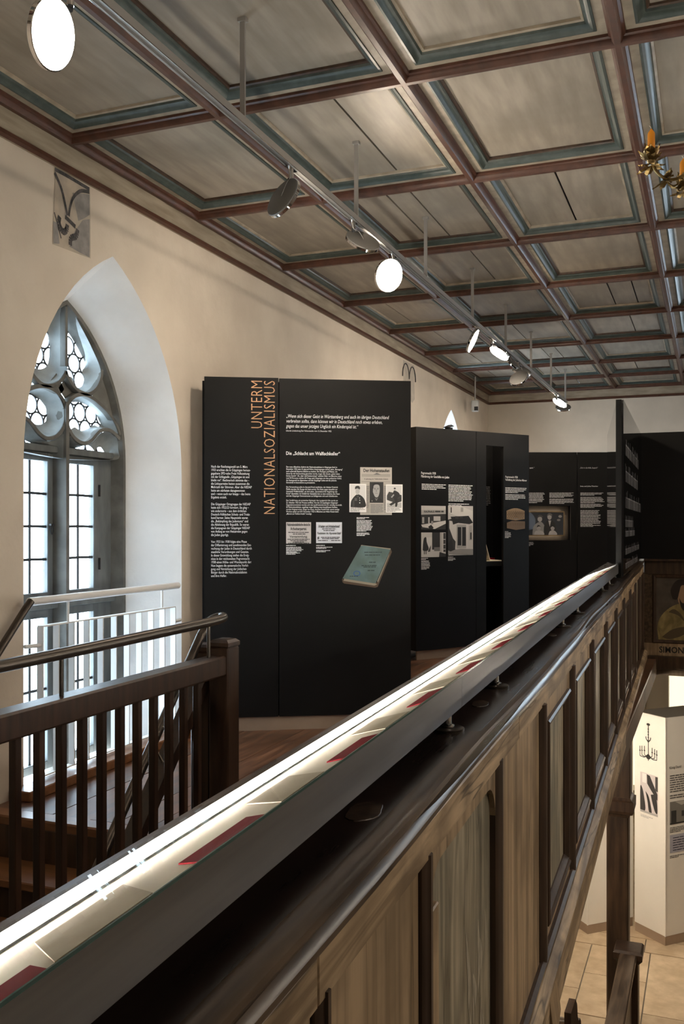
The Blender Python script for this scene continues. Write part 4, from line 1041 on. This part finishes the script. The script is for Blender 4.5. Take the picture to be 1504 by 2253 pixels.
prints('photo_print', 1.309, 1.642, 1.412, 1.680, black_in, [(wall_p, [(.06, .50)] + [(.06 + .88 * t, .86 + .12 * math.sin(PI * t)) for t in [k / 10 for k in range(11)]] + [(.94, .50), (.5, .44)])]
    + [(dots, el(.12 + .09 * c + (.045 if r % 2 else 0), .55 + .07 * r, .022, .03)) for r in range(5) for c in range(9)] + [(flo, [(.06, .10), (.06, .34), (.3, .42), (.94, .40), (.94, .08), (.5, .02)]), (ink, rc(.485, .492, .65, .98)), (ink, rc(.42, .58, .62, .63)), (pm(.2), rc(.4, .6, .5, .52))]
    + [(dots, rc(.10 + .11 * c, .17 + .11 * c, .22, .34)) for c in range(8)], b2)
# things inside the slit niche
nd = tag(empty('niche_photo_panel', (-2.972, 9.792, 0), rz=math.atan2(.825, .565)), 'dim photo panel deep inside the narrow board slit', 'photo panel')
box('panel_back', black_in, 1.0, 1.62, .57, .585, 1.1, 2.3, nd)
prints('photo_print', 1.22, 1.46, 1.66, 1.97, pm(.05, (.8, .95, 1.3)), [(pm(.12, (.8, .95, 1.3)), S_([(.2, .2), (.3, .7), (.5, .9), (.5, .2)])), (pm(.02), S_([(.5, .1), (.6, .8), (.8, .8), (.85, .1)]))], nd, y=.568)
prints('photo_print', 1.22, 1.46, 1.36, 1.60, pm(.16, (.8, .95, 1.3)), [(pm(.02), rc(.4, .6, .2, .9)), (pm(.03), rc(.1, .9, .2, .4))], nd, y=.568)
greek('caption_text', 1.50, 1.95, .11, 12, .02, pm(.2), nd, y=.566)
ds = tag(empty('document_spread', (-2.972, 9.792, 0), rz=math.atan2(.825, .565)), 'cream open document lying on the desk inside the board slit', 'document')
box('document_page', cream_paper, 1.10, 1.45, .08, .42, 1.052, 1.060, ds)
box('document_cover', red_cover, 1.32, 1.58, .46, .56, 1.052, 1.075, ds)
lf = MB(); lf.loft([[(x, y, z), (x + .008, y, z), (x + .008, y + .10, z), (x, y + .10, z)] for x, y, z in ((1.16, .10, 1.062), (1.08, .10, 1.29))])
tag(lf.build('standing_card', cream_paper), 'cream card leaning upright inside the narrow board slit', 'card').parent = None
lc = bpy.data.objects['standing_card']; lc.location = (-2.972, 9.792, 0); lc.rotation_euler = (0, 0, math.atan2(.825, .565))

cl = tag(empty('clip_lamp', (-2.972, 9.792, 2.545), rz=math.atan2(.825, .565)), 'small dark clip lamp on the top edge of the slit board', 'lamp')
box('clip', black_in, .42, .50, -.005, .035, 0, .02, cl)
MB().loft([[(.40, -.02, .02), (.44, -.02, .015), (.44, .05, .015), (.40, .05, .02)], [(.47, -.02, .05), (.51, -.02, .034), (.51, .04, .034), (.47, .04, .05)]]).build('lamp_head', iron, cl)
# ---- third board, facing the viewer
b3 = tag(empty('exhibit_board', (-2.462, 13.217, 0), rz=YAW), 'far black exhibit board with a glowing recessed family photograph', 'exhibit board')
s3 = MB()
for r in ((-.30, .083, .10, 2.507), (.672, .757, .10, 2.507), (.083, .672, 1.751, 2.507), (.083, .672, .10, 1.264)):
    s3.box(r[0], r[1], 0, .03, r[2], r[3])
s3 = s3.build('board_section', black_board, b3)
s4 = box('board_section', black_board, .767, 1.60, 0, .03, .10, 2.507, b3)
box('board_body', black_in, -.30, 1.58, .16, .20, .10, 2.49, b3)
box('kick_plate', kick_bronze, -.30, 1.60, .012, .03, 0, .10, b3)
fp_ = prints('family_photo', .08, .589, 1.341, 1.661, pm(.07, (.85, .95, 1.15)), [
    (pm(.22, (.75, .95, 1.3)), S_([(.0, .2), (0, .95), (.1, .98), (.22, .7), (.18, .3)])),
    (pm(.30), S_([(.14, .0), (.16, .34), (.26, .52), (.38, .58), (.47, .42), (.50, .2), (.48, .0)])), (pm(.40), el(.345, .70, .065, .12)), (pm(.10), S_([(.27, .74), (.30, .86), (.36, .89), (.43, .82), (.41, .78), (.34, .80)])),
    (pm(.05), S_([(.46, .0), (.46, .36), (.54, .62), (.64, .64), (.76, .54), (.80, .2), (.78, .0)])), (pm(.46), [(.58, .64), (.62, .36), (.66, .64)]), (pm(.40), el(.615, .80, .06, .13)), (pm(.16), S_([(.54, .82), (.57, .94), (.63, .97), (.69, .9), (.67, .84), (.61, .88)])),
    (pm(.38), el(.315, .30, .055, .11)), (pm(.42), S_([(.18, .0), (.22, .16), (.32, .20), (.42, .16), (.46, .0)])), (pm(.38), el(.70, .30, .055, .11)), (pm(.40), S_([(.58, .0), (.62, .16), (.70, .20), (.78, .16), (.82, .0)])), (pm(.04), S_([(.65, .33), (.66, .42), (.71, .45), (.76, .38), (.75, .33), (.70, .38)])), (pm(.05), S_([(.26, .33), (.28, .42), (.32, .43), (.37, .36), (.32, .38)])), (pm(.30), el(.91, .82, .05, .06)), (pm(.22), el(.87, .66, .05, .05))], b3, y=.09)
for nm, r in (('photo_frame', (.589, .603, 1.327, 1.675)), ('photo_frame', (.08, .589, 1.661, 1.675)), ('photo_frame', (.08, .589, 1.327, 1.341))):
    box(nm, gold_frame, r[0], r[1], .080, .10, r[2], r[3], b3)
glow = plain('picture_backlight', (1, 1, 1), .4, emit=(1, .72, .45), estr=22.0)
box('picture_backlight', glow, .10, .575, .105, .135, 1.355, 1.645, b3)
box('recess_lining', black_board, .083, .672, .150, .158, 1.264, 1.751, b3)
text('quote_text', '„Fahrt in die Hölle, Saupack!“', .80, 2.298, txt_white, s4, size=.02, fit_w=.255, fit_h=.026, shear=.2)
text('heading_text', 'Irma und Julius Fleischer', .807, 2.037, txt_white, s4, size=.02, fit_w=.25, fit_h=.022, bold=.02)
text('quote_text', 'zu spät.“', .055, 2.298, txt_white, s3, size=.02, fit_w=.105, fit_h=.026, shear=.2)
for x, z, w, n in ((.03, 1.937, .28, 10), (.371, 1.937, .345, 5), (.371, 1.850, .35, 5), (.807, 1.937, .33, 3), (.807, 1.875, .34, 6), (.807, 1.778, .33, 4), (.807, 1.690, .29, 14), (.807, 1.480, .30, 2), (.03, 1.24, .12, 4)):
    greek('column_text', x, z, w, n, .0152, txt_grey, b3, h=.52)

let_dim = plain('dim_white_print', (.36, .37, .40), .5)
def letters(name, x, z, w, h, parent):
    R = random.Random(int(z * 100)); mb = MB(); xx = x
    while xx < x + w:
        for k in range(R.randint(3, 9)):
            hh = h * R.choice((.62, .62, .62, .9, 1.0)); mb.poly([(xx, -.002, z - h), (xx + h * .07, -.002, z - h), (xx + h * .07, -.002, z - h + hh), (xx, -.002, z - h + hh)])
            if R.random() < .7:
                mb.poly([(xx + h * .07, -.002, z - h * .45), (xx + h * .26, -.002, z - h * .45), (xx + h * .26, -.002, z - h * .38), (xx + h * .07, -.002, z - h * .38)])
                mb.poly([(xx + h * .24, -.002, z - h), (xx + h * .31, -.002, z - h), (xx + h * .31, -.002, z - h * .4), (xx + h * .24, -.002, z - h * .4)])
            xx += h * .42
            if xx > x + w: break
        xx += h * .4
    return mb.build(name, let_dim, parent)
# ---- wedge-shaped glossy partition on the parapet
wd = tag(empty('glossy_partition', (0, 0, 0)), 'tall glossy black wedge partition with white lettering at the end of the display case', 'partition')
A_, B_, Cc, D_ = (-.703, 7.837), (-.655, 7.856), (-.715, 10.86), (-1.075, 10.80)
zb = 1.06
mb = MB()
mb.loft([[(x, y, zb) for x, y in (A_, B_, Cc, D_)], [(x, y, 2.478) for x, y in (A_, B_, Cc, D_)]]); mb.build('partition_core', black_gloss, wd)
mb = MB(); mb.loft([[(x, y, 0.0) for x, y in (A_, (-.672, 7.85), (-.735, 10.86), D_)], [(x, y, zb) for x, y in (A_, (-.672, 7.85), (-.735, 10.86), D_)]]); mb.build('partition_foot', black_board, wd)
box('edge_profile', black_board, -.712, -.668, 7.825, 7.842, zb, 2.478, wd)
# lettering on the nave side (runs along the partition)
dv = Vector((Cc[0] - B_[0], Cc[1] - B_[1], 0)); ln = dv.length; ang = math.atan2(dv.y, dv.x)
le = empty('lettering_field', (B_[0], B_[1], 0), rz=ang); le.parent = wd
for z, w, h in ((2.20, 2.1, .15), (1.98, 1.9, .15), (1.76, 2.6, .15), (1.55, 1.1, .10), (1.45, 1.35, .08), (1.30, 2.2, .08), (1.18, 1.9, .08)):
    letters('lettering', .25, z, w, h, le)
# ---- flat black board standing on the far parapet
fb = tag(empty('exhibit_board', (-.74, 10.88, 1.10)), 'wide plain black board standing on the cross parapet above the apostle painting', 'exhibit board')
box('board_section', black_board, -.02, 1.7, .0, .03, 0, 1.395, fb)
box('board_frame', black_in, .0, 1.7, .03, .06, 0, 1.38, fb)
# ================================================================== TRACK LIGHTS
def make_track(x, y0, y1, rods, label):
    r = tag(empty('light_track', (x, 0, 3.27)), label, 'light track')
    MB().loft([[(-.019, y, -.014), (-.012, y, -.014), (-.012, y, -.004), (.012, y, -.004), (.012, y, -.014), (.019, y, -.014), (.019, y, .022), (-.019, y, .022)] for y in (y0, y1)]).build('track_profile', alu, r)
    for s in (-.019, .0175): box('track_lip', chrome, s, s + .0015, y0, y1, -.016, -.012, r)
    for y in rods:
        rd = box('hanger_rod', alu, -.012, .012, y - .006, y + .006, .022, .475, r)
        box('hanger_foot', alu, -.02, .02, y - .014, y + .014, .455, .475, rd)
    return r
make_track(-1.96, .6, 13.9, [2.32, 3.76, 5.21, 6.665, 8.125, 9.57, 11.02, 12.5, 13.8], 'long grey light track hung below the coffered ceiling above the gallery')
make_track(2.3, .6, 13.9, [2.32, 5.21, 8.125, 11.02, 13.8], 'added unseen grey light track on the other side of the nave')  # added out of view; its lamps brighten the parapet face and ceiling

RL = .109
disc = MB(); disc.lathe([(.001, -.020), (RL - .012, -.020), (RL - .004, -.016), (RL - .002, -.010), (RL - .002, .0)], 40)
rimb = MB(); rimb.lathe([(RL - .003, -.012), (RL, -.010), (RL + .0005, .004), (RL - .004, .006), (RL - .005, .001)], 40)
dif = MB(); dif.lathe([(.001, .0025), (RL - .006, .0025), (RL - .004, .0)], 40)
# crystalline chrome rim shows as its own part; diffuser glows
proto = {}
def lamp(xt, yatt, c, n, label, lit=True):
    """c: disc centre, n: direction of the light"""
    c = Vector(c); n = Vector(n).normalized()
    root = tag(empty('disc_lamp', (xt, yatt, 3.255)), label, 'spotlight', 'disc spotlights on the track')
    hub = empty('lamp_head'); hub.parent = root
    hub.location = c - Vector((xt, yatt, 3.255)); hub.rotation_mode = 'QUATERNION'; hub.rotation_quaternion = n.to_track_quat('Z', 'Y')
    if not proto:
        proto['h'] = disc.build('housing', lamp_back, hub, smooth=True).data; proto['r'] = rimb.build('chrome_rim', chrome, hub, smooth=True).data; proto['d'] = dif.build('diffuser', diffuser, hub).data
    else:
        link('housing', proto['h'], hub); link('chrome_rim', proto['r'], hub); link('diffuser', proto['d'], hub)
    a = Vector((0, 0, 0))
    # stem: adapter, vertical barrel, joint at the upper edge of the disc
    e = (c - Vector((xt, yatt, 3.255)))
    up = Vector((0, 0, 1)) - n * n.z
    up = up.normalized() if up.length > .05 else Vector((0, -1, 0))
    j = e + up * (RL - .004) - n * .014
    box('track_adapter', chrome, -.012, .012, -.05, .05, -.006, .006, root)
    tp = Vector((0, 0, -.005)); md = Vector((0, 0, min(-.045, max(j.z, -.09))))
    MB().tube([tp, md], .0125, 14).build('stem', chrome, root, smooth=True)
    MB().tube([md + Vector((0, 0, .004)), md - Vector((0, 0, .012)), (md - Vector((0, 0, .012)) + j) / 2, j], [.011, .009, .007, .008], 10).build('tilt_joint', iron, root, smooth=True)
    q = e - n * .02
    MB().tube(smooth_path([(0, -.04, -.004), (.02, -.05, -.06), ((q.x + .03) / 2, q.y / 2 - .03, q.z / 2 - .02), (q.x, q.y, q.z)], 6), .0016, 5).build('cable', sensor_white, root)
    return root
sY, cY = math.sin(YAW), math.cos(YAW)
def nview(c, rho, mx, mz, face=True):
    """light direction of a disc seen as an ellipse: flatness rho, lean (right, up)"""
    v = (Vector((0, 0, 1.45)) - Vector(c)).normalized()
    rt = Vector((cY, sY, 0)); rt = (rt - v * rt.dot(v)).normalized(); up = v.cross(rt).normalized()
    if up.z < 0: up = -up
    k = math.sqrt(1 - rho * rho); m = Vector((mx, mz)).normalized()
    n = v * rho + (rt * m.x + up * m.y) * k
    return n if face else -n
XT = -1.96
LAMPS = [((XT, 2.449, 3.028), 2.54, .62, .98, -.12, True, 'brightly lit disc lamp nearest the viewer at the upper left'),
    ((XT, 4.200, 3.074), 4.281, .40, -.776, .63, False, 'disc lamp seen from its grey back, steeply tilted, second on the track'),
    ((XT, 5.316, 3.175), 5.161, .40, .37, .93, False, 'disc lamp seen from its grey back lying flat under the track'),
    ((XT, 5.815, 3.098), 5.90, .80, .97, -.2, True, 'round glowing disc lamp facing the viewer in mid track'),
    ((XT, 8.145, 3.101), 8.266, .20, .92, -.39, True, 'thin edge-on glowing disc lamp with loose cable loop'),
    ((XT, 9.257, 3.185), 8.90, .38, -.55, -.84, True, 'tilted glowing disc lamp right after the edge-on lamp'),
    ((XT, 9.80, 3.185), 9.80, .15, .66, .75, False, 'disc lamp seen edge-on from behind, after the tilted glowing lamp'),
    ((XT, 10.44, 3.185), 10.25, .35, .30, .95, False, 'upper of two dark-backed disc lamps near the track end'),
    ((XT, 10.28, 3.085), 10.55, .60, -.5, .85, False, 'lower of two dark-backed disc lamps near the track end'),
    ((XT, 13.275, 3.19), 13.0, .40, -.5, -.85, True, 'small glowing disc lamp at the far end of the track'),
    ((XT, 13.60, 3.155), 13.75, .45, 0, 1, False, 'dark-backed disc lamp under the last glowing lamp')]
for c, ya, rho, mx, mz, face, lab in LAMPS:
    lamp(XT, ya, c, nview(c, rho, mx, mz, face), lab)
# added unseen lamps, on the nearer stretch and the twin track, brighten the hall
lamp(XT, 1.2, (XT, 1.2, 3.10), (-.7, .6, -.5), 'added disc lamp on the gallery track beyond the left edge of the picture')
for k, (y, n) in enumerate(((1.4, (-.7, .2, -.62)), (2.9, (-.75, .1, -.65)), (4.4, (-.75, .0, -.7)), (5.9, (-.7, -.2, -.7)), (7.4, (-.72, -.1, -.68)), (8.9, (-.65, .2, -.75)), (10.2, (-.8, .1, -.62)), (12.6, (-.5, .5, -.6)))):
    lamp(2.3, y, (2.3, y, 3.10), n, '%s added disc lamp of the unseen track across the nave' % ordn[k])
# ---- ceiling sensor on a thin pole
sn = tag(empty('ceiling_sensor', (-3.30, 13.85, 0)), 'small white sensor box on a pole by the far wall corner', 'sensor')
MB().tube([(0, 0, 3.72), (0, 0, 3.36)], .012, 10).build('pole', alu, sn, smooth=True)
box('sensor_box', sensor_white, -.05, .05, -.05, .05, 3.19, 3.36, sn, ch=.012)
box('sensor_eye', ink, .0, .051, -.056, -.02, 3.20, 3.26, sn)

# ================================================================== CHANDELIER
ch = tag(empty('chandelier', (.13, 3.44, 2.636)), 'gilt brass leaf chandelier with orange candles at the right edge', 'chandelier')
MB().lathe([(.002, -.16), (.02, -.13), (.03, -.10), (.022, -.06), (.035, -.02), (.045, .02), (.03, .05), (.014, .08), (.02, .13), (.034, .16), (.02, .20), (.012, .26), (.022, .30), (.010, .34), (.008, 1.12)], 18).build('stem', brass, ch, smooth=True)
def leaf(mb, o, d, L, w, curl=.3, lobes=3):
    """pointed lobed leaf from o along d"""
    o, d = Vector(o), Vector(d).normalized(); sd = d.cross(Vector((0, 0, 1)))
    if sd.length < .05: sd = Vector((1, 0, 0))
    sd.normalize(); nn = sd.cross(d).normalized(); n = 7; Lp, Rp, Cp = [], [], []
    for k in range(n + 1):
        t = k / n; ww = w * math.sin(PI * min(t * 1.02, 1)) ** .7 * (1 - .5 * t) * (1 + .35 * math.cos(t * lobes * 2 * PI))
        p = o + d * L * t + nn * curl * L * (t * t - .35 * t)
        Cp.append(p + nn * -.12 * w); Lp.append(p + sd * ww + nn * .1 * w); Rp.append(p - sd * ww + nn * .1 * w)
    for k in range(n):
        mb.poly([Cp[k], Cp[k + 1], Lp[k + 1], Lp[k]]); mb.poly([Cp[k], Rp[k], Rp[k + 1], Cp[k + 1]])
lv = MB(); R = random.Random(3)
for z, r, L in ((-.06, .02, .09), (.03, .03, .10), (.17, .02, .10), (.29, .015, .08)):
    for k in range(7):
        a = 2 * PI * k / 7 + z * 9
        leaf(lv, (r * math.cos(a), r * math.sin(a), z), (math.cos(a), math.sin(a), R.uniform(-.5, .8)), L * R.uniform(.8, 1.2), .025, .3)
lv.build('stem_leaves', brass, ch)
for k in range(6):
    a = math.atan2(3.365 - 3.44, -.189 - .13) - 2 * PI * k / 6; ca, sa = math.cos(a), math.sin(a); rr = .328
    P = lambda r, z: (r * ca, r * sa, z)
    arm = MB(); arm.tube(smooth_path([P(.02, .0), P(.07, .05), P(.13, .055), P(.19, .03), P(.24, .002), P(.28, .003), P(.315, .035), P(rr, .085)], 5), [.0055] * 36, 8)
    arm = arm.build('arm', brass, ch, smooth=True)
    for r0, z0, q, dirn in ((.20, .035, .022, 1), (.255, .012, .018, -1), (.10, .06, .03, 1)):
        sc = MB(); sc.tube([P(r0 + q * math.cos(t) , z0 - q + q * math.sin(t)) for t in [PI / 2 + dirn * 1.6 * PI * i / 12 for i in range(13)]], .0038, 6)
        sc.build('scroll', brass, arm, smooth=True)
    lf = MB()
    for q in range(24):
        b = 2 * PI * q / 8 + (.4 if q >= 8 else 0); up = (.9, .2, -.6)[q // 8]
        leaf(lf, Vector(P(rr, (.072, .066, .055)[q // 8])), (math.cos(b), math.sin(b), up + R.uniform(-.25, .3)), R.uniform(.040, .056), .019, .35)
    for r0, z0 in ((.07, .05), (.11, .055), (.15, .05), (.18, .035), (.28, .005)):
        for q in range(5):
            b = R.uniform(0, 2 * PI); leaf(lf, P(r0, z0), (math.cos(b) * .6, math.sin(b) * .6, R.uniform(-1, .6)), R.uniform(.04, .06), .016, .3)
    lf.build('cup_leaves', brass, arm)
    MB().lathe([(.004, .05), (.012, .06), (.018, .082), (.026, .100), (.023, .102), (.013, .10)], 16, (rr * ca, rr * sa, 0)).build('candle_cup', brass, arm, smooth=True)
    MB().lathe([(.0122, .10), (.0122, .158), (.0105, .163), (.004, .172), (.0015, .176)], 16, (rr * ca, rr * sa, 0)).build('candle', candle_wax, arm, smooth=True)
    MB().tube([P(rr, .174), P(rr + .002, .182), P(rr + .007, .187)], .001, 5).build('wick', wick, arm)

# ================================================================== NAVE BELOW
# timber post carrying the gallery, with capital and plinth cap
gp = tag(empty('gallery_post', (-.735, 8.31, 0)), 'dark timber post with moulded capital carrying the gallery', 'post')
MB().box(-.09, .09, -.09, .09, NZ, -.98, .012).build('shaft', post_wood, gp)
MB().box(-.105, .105, -.105, .105, -.93, -.19, .006).build('upper_block', post_wood, gp)
MB().loft([[(-d, -d, z), (d, -d, z), (d, d, z), (-d, d, z)] for d, z in ((.092, -1.0), (.105, -.975), (.125, -.965), (.135, -.94), (.135, -.86), (.118, -.85), (.106, -.83))]).build('capital', strip_dark, gp)
# low barrier running from the post towards the viewer
lb = tag(empty('low_barrier', (-.635, 0, 0)), 'dark wooden barrier with flat top rail below the gallery', 'barrier')
MB().loft([[(-d, 8.22 - .1 - d, z), (d, 8.22 - .1 - d, z), (d, 8.22 - .1 + d, z), (-d, 8.22 - .1 + d, z)] for d, z in ((.085, -2.14), (.10, -2.12), (.115, -2.10), (.115, -2.055), (.10, -2.035))]).build('end_cap', strip_dark, lb)
box('end_post', post_wood, -.08, .08, 8.04, 8.20, NZ, -2.13, lb, ch=.006)
MB().box(-.065, .07, 4.5, 8.06, -2.10, -2.055, .01).build('top_rail', mold_wood, lb)
for a, b in ((4.5, 5.6), (5.65, 6.85), (6.9, 8.02)): box('barrier_panel', post_wood, -.03, .03, a, b, NZ + .12, -2.12, lb, ch=.008)
for y in (4.5, 5.62, 6.87): box('barrier_stile', strip_dark, -.045, .045, y - .04, y + .04, NZ, -2.10, lb, ch=.004)
box('barrier_plinth', post_wood, -.05, .05, 4.5, 8.04, NZ, NZ + .12, lb)
# bench end under the beam at the lower edge
be = tag(empty('bench_end', (-.93, 6.75, 0)), 'dark carved bench end below the parapet at the lower right', 'bench')
pts = [(-.25, NZ), (.22, NZ), (.22, -2.28), (.27, -2.24), (.28, -2.17), (.22, -2.12), (.16, -2.11), (.10, -2.05), (.06, -1.94), (-.02, -1.87), (-.25, -1.86)]
MB().loft([[(x, y, z) for y, z in pts] for x in (-.0, .045)]).build('carved_side', banister_wood, be)
box('seat_board', post_wood, -.9, .0, -.22, .20, -2.52, -2.48, be, ch=.005)
box('back_board', post_wood, -.9, .0, -.25, -.21, -2.9, -1.95, be)
MB().tube([(-.9, .25, -2.19), (.045, .25, -2.19)], .035, 12).build('rolled_rail', mold_wood, be, smooth=True)

# white prism exhibit columns
def column(name, corner, left, right, h, label, d=.7):
    c, l, r = Vector(corner), Vector(left), Vector(right)
    dl = (l - c).normalized(); dr = (r - c).normalized()
    root = tag(empty(name, (c.x, c.y, NZ)), label, 'exhibit column')
    L, Rr = (l - c).length, d
    base = [Vector((0, 0)), dr * Rr, dr * Rr + dl * L, dl * L]
    def pr_(off, z0, z1, nm, mat):
        q = [base[0] + (dl + dr) * off, base[1] + (dl - dr) * off, base[2] - (dl + dr) * off, base[3] + (dr - dl) * off]
        return MB().loft([[(p.x, p.y, z0) for p in q], [(p.x, p.y, z1) for p in q]]).build(nm, mat, root)
    pr_(.004, 0, .10, 'kick_base', kick_bronze); pr_(0, .10, h, 'column_body', white_board); pr_(.006, h, h + .004, 'column_top', top_grey)
    j = MB(); j.tube([(0, 0, .10), (0, 0, h)], .008, 8); j.build('corner_profile', white_board, root, smooth=True)
    return root, dl, dr
ca, dl, dr = column('exhibit_column', (-.445, 10.414), (-.775, 10.70), (-.265, 10.601), 2.402, 'white exhibit column with chandelier silhouette print')
# left face prints: local frame with x running from the left edge to the corner
fL = empty('left_face', (dl.x * .435, dl.y * .435, 0), rz=math.atan2(-dl.y, -dl.x)); fL.parent = ca
fL.location = (dl.x * .437, dl.y * .437, 0)
W_ = .437
si = MB(); Y_ = -.002
def st2(pts, w):
    P = [Vector(p) for p in pts]
    for p, q in zip(P[:-1], P[1:]):
        t = (q - p)
        if t.length < 1e-6: continue
        t.normalize(); n = Vector((-t.y, t.x)) * w
        si.poly([(a.x, Y_, a.y) for a in (p + n, q + n, q - n, p - n)])
cx_, zt = .20, 2.30
si.poly([(a, Y_, b) for a, b in circ(cx_, zt - .01, .026, 14, .014)])
st2([(cx_, zt - .02), (cx_, zt - .40)], .005)
for q in range(5): si.poly([(a, Y_, b) for a, b in circ(cx_, zt - .06 - q * .03, .009, 8, .012)])
for sg in (1, -1):
    st2([(cx_, zt - .20), (cx_ + sg * .03, zt - .17), (cx_ + sg * .035, zt - .145)], .006)
    for rr, dz in ((.055, .0), (.09, .015), (.12, .03)):
        st2([(cx_, zt - .33), (cx_ + sg * rr * .5, zt - .365 - dz * .3), (cx_ + sg * rr, zt - .34 - dz), (cx_ + sg * rr, zt - .28 - dz * .4)], .0045)
        si.poly([(a, Y_, b) for a, b in circ(cx_ + sg * rr, zt - .30 - dz * .4, .012, 8, .008)]); st2([(cx_ + sg * rr, zt - .29 - dz * .4), (cx_ + sg * rr, zt - .25 - dz * .4)], .005)
si.poly([(a, Y_, b) for a, b in circ(cx_, zt - .36, .032, 12, .026)])
si.build('chandelier_print', pm(.05, (1, .9, .8)), fL)
ph = prints('photo_print', .085, .335, 1.33, 1.76, pm(.40, (1, .92, .92)), [(pm(.05), S_([(0, .02), (0, .62), (.12, .60), (.22, .40), (.30, .12), (.2, .02)])), (pm(.035), S_([(.30, .55), (.5, .42), (.66, .06), (.5, .06), (.42, .3)])), (pm(.04), [(.38, .98), (.55, .96), (.98, .55), (.98, .40), (.6, .62), (.40, .75)]), (pm(.04), S_([(.6, .5), (.9, .5), (.98, .1), (.85, .1), (.7, .3)])), (pm(.08), rc(.86, 1, .62, .98)), (pm(.5), rc(.12, .34, .75, .98)), (pm(.28), rc(0, 1, 0, .05))], fL, y=-.002)
greek('caption_text', .09, 1.30, .2, 2, .014, pm(.3), fL, y=-.002)
fR = empty('right_face', (0, 0, 0), rz=math.atan2(dr.y, dr.x)); fR.parent = ca
text('heading_text', 'König David', .055, 1.885, ink, fR, size=.03, fit_w=.16, fit_h=.035, bold=.012, y=-.003)
greek('column_text', .06, 1.79, .55, 8, .024, pm(.1), fR, y=-.003)
greek('column_text', .06, 1.58, .5, 2, .024, pm(.1), fR, y=-.003)
prints('photo_print', .06, .42, 1.27, 1.51, pm(.16, (1, .95, .85)), [(pm(.32, (1, .95, .85)), [(.2, .98), (.45, .80), (.98, .98)]), (pm(.05), rc(.05, .25, .05, .6)), (pm(.06), rc(.45, .55, .3, .55)), (pm(.06), rc(.62, .72, .3, .55)), (pm(.06), rc(.8, .9, .3, .55)), (pm(.04), rc(0, 1, 0, .07))], fR, y=-.003)
greek('caption_text', .06, 1.24, .25, 4, .016, pm(.1), fR, y=-.003)
lt = prints('letter_print', .06, .42, .97, 1.16, pm(.30, (.95, .95, 1.1)), [], fR, y=-.003)
greek('handwriting', .10, 1.13, .28, 6, .026, pm(.05, (.8, .8, 1.6)), lt, y=-.005, h=.3)
greek('caption_text', .06, .94, .2, 2, .016, pm(.1), fR, y=-.003)
column('exhibit_column', (-1.241, 10.408), (-1.50, 10.70), (-1.054, 10.58), 2.402, 'white exhibit column half hidden behind the gallery post', .6)

# lit wall showcases at the far end of the nave
for k, (x0, x1, lab) in enumerate(((-2.1, -.945, 'glowing wall showcase glimpsed just beside the parapet beam'), (-.62, .9, 'glowing wall showcase with small lettering behind the white column'))):
    sc = tag(empty('wall_showcase', (x0, YE - .35, NZ)), lab, 'showcase')
    w = x1 - x0
    box('lit_back', showcase_lit, .02, w - .02, .28, .30, .35, 2.22, sc)
    for r in ((0, .02, .0, .34, .0, 2.3), (w - .02, w, .0, .34, .0, 2.3), (0, w, .0, .34, 2.24, 2.3), (0, w, .0, .34, .0, .34)): box('case_frame', frame_pale, *r, sc)
    box('front_glass', case_glass, .02, w - .02, .005, .009, .34, 2.24, sc)
    text('heading_text', 'Kantor &\nKantorhaus', .12, 1.66, pm(.3), sc, size=.05, fit_w=.26, fit_h=.12, y=.275) if False else greek('heading_text', .10, 1.62, .3, 2, .08, pm(.45), sc, y=.275, h=.4)
    greek('column_text', .10, 1.42, .6, 8, .045, pm(.55), sc, y=.275, h=.35)
box('nave_wall_panel', frame_pale, -.94, -.625, YE - .2, YE, NZ, -.35)
tag(bpy.data.objects['nave_wall_panel'], 'pale beige wall panel between the two lit showcases', 'wall panel')

# unseen lamps under the gallery; all but the first added to brighten the nave
def under_lamp(x, y, z, n, lab):
    root = tag(empty('unseen_nave_spot', (x, y, -.19)), lab, 'spotlight', 'unseen spotlights under the gallery')
    hub = empty('lamp_head'); hub.parent = root; hub.location = (0, 0, z + .19); hub.rotation_mode = 'QUATERNION'; hub.rotation_quaternion = Vector(n).normalized().to_track_quat('Z', 'Y')
    link('housing', proto['h'], hub); link('chrome_rim', proto['r'], hub)
    if 'n' not in proto:
        proto['n'] = proto['d'].copy(); proto['n'].materials[0] = nave_diffuser
    link('diffuser', proto['n'], hub)
    MB().tube([(0, 0, 0), (0, 0, z + .19)], .01, 10).build('stem', chrome, root)
under_lamp(-1.9, 9.5, -.42, (.9, .6, -.6), 'disc spotlight under the gallery aimed at the white columns')
under_lamp(-2.3, 7.2, -.42, (.7, .5, -.6), 'added disc spotlight under the gallery nearer the stairs')
under_lamp(-1.6, 6.0, -.42, (.75, .6, -.55), 'added disc spotlight under the gallery beside the bench')
under_lamp(-1.2, 8.9, -.42, (.3, .6, -.9), 'added disc spotlight under the gallery right beside the timber post')
under_lamp(.9, 12.2, -.42, (-.5, -.3, -.8), 'added disc spotlight under the far gallery')
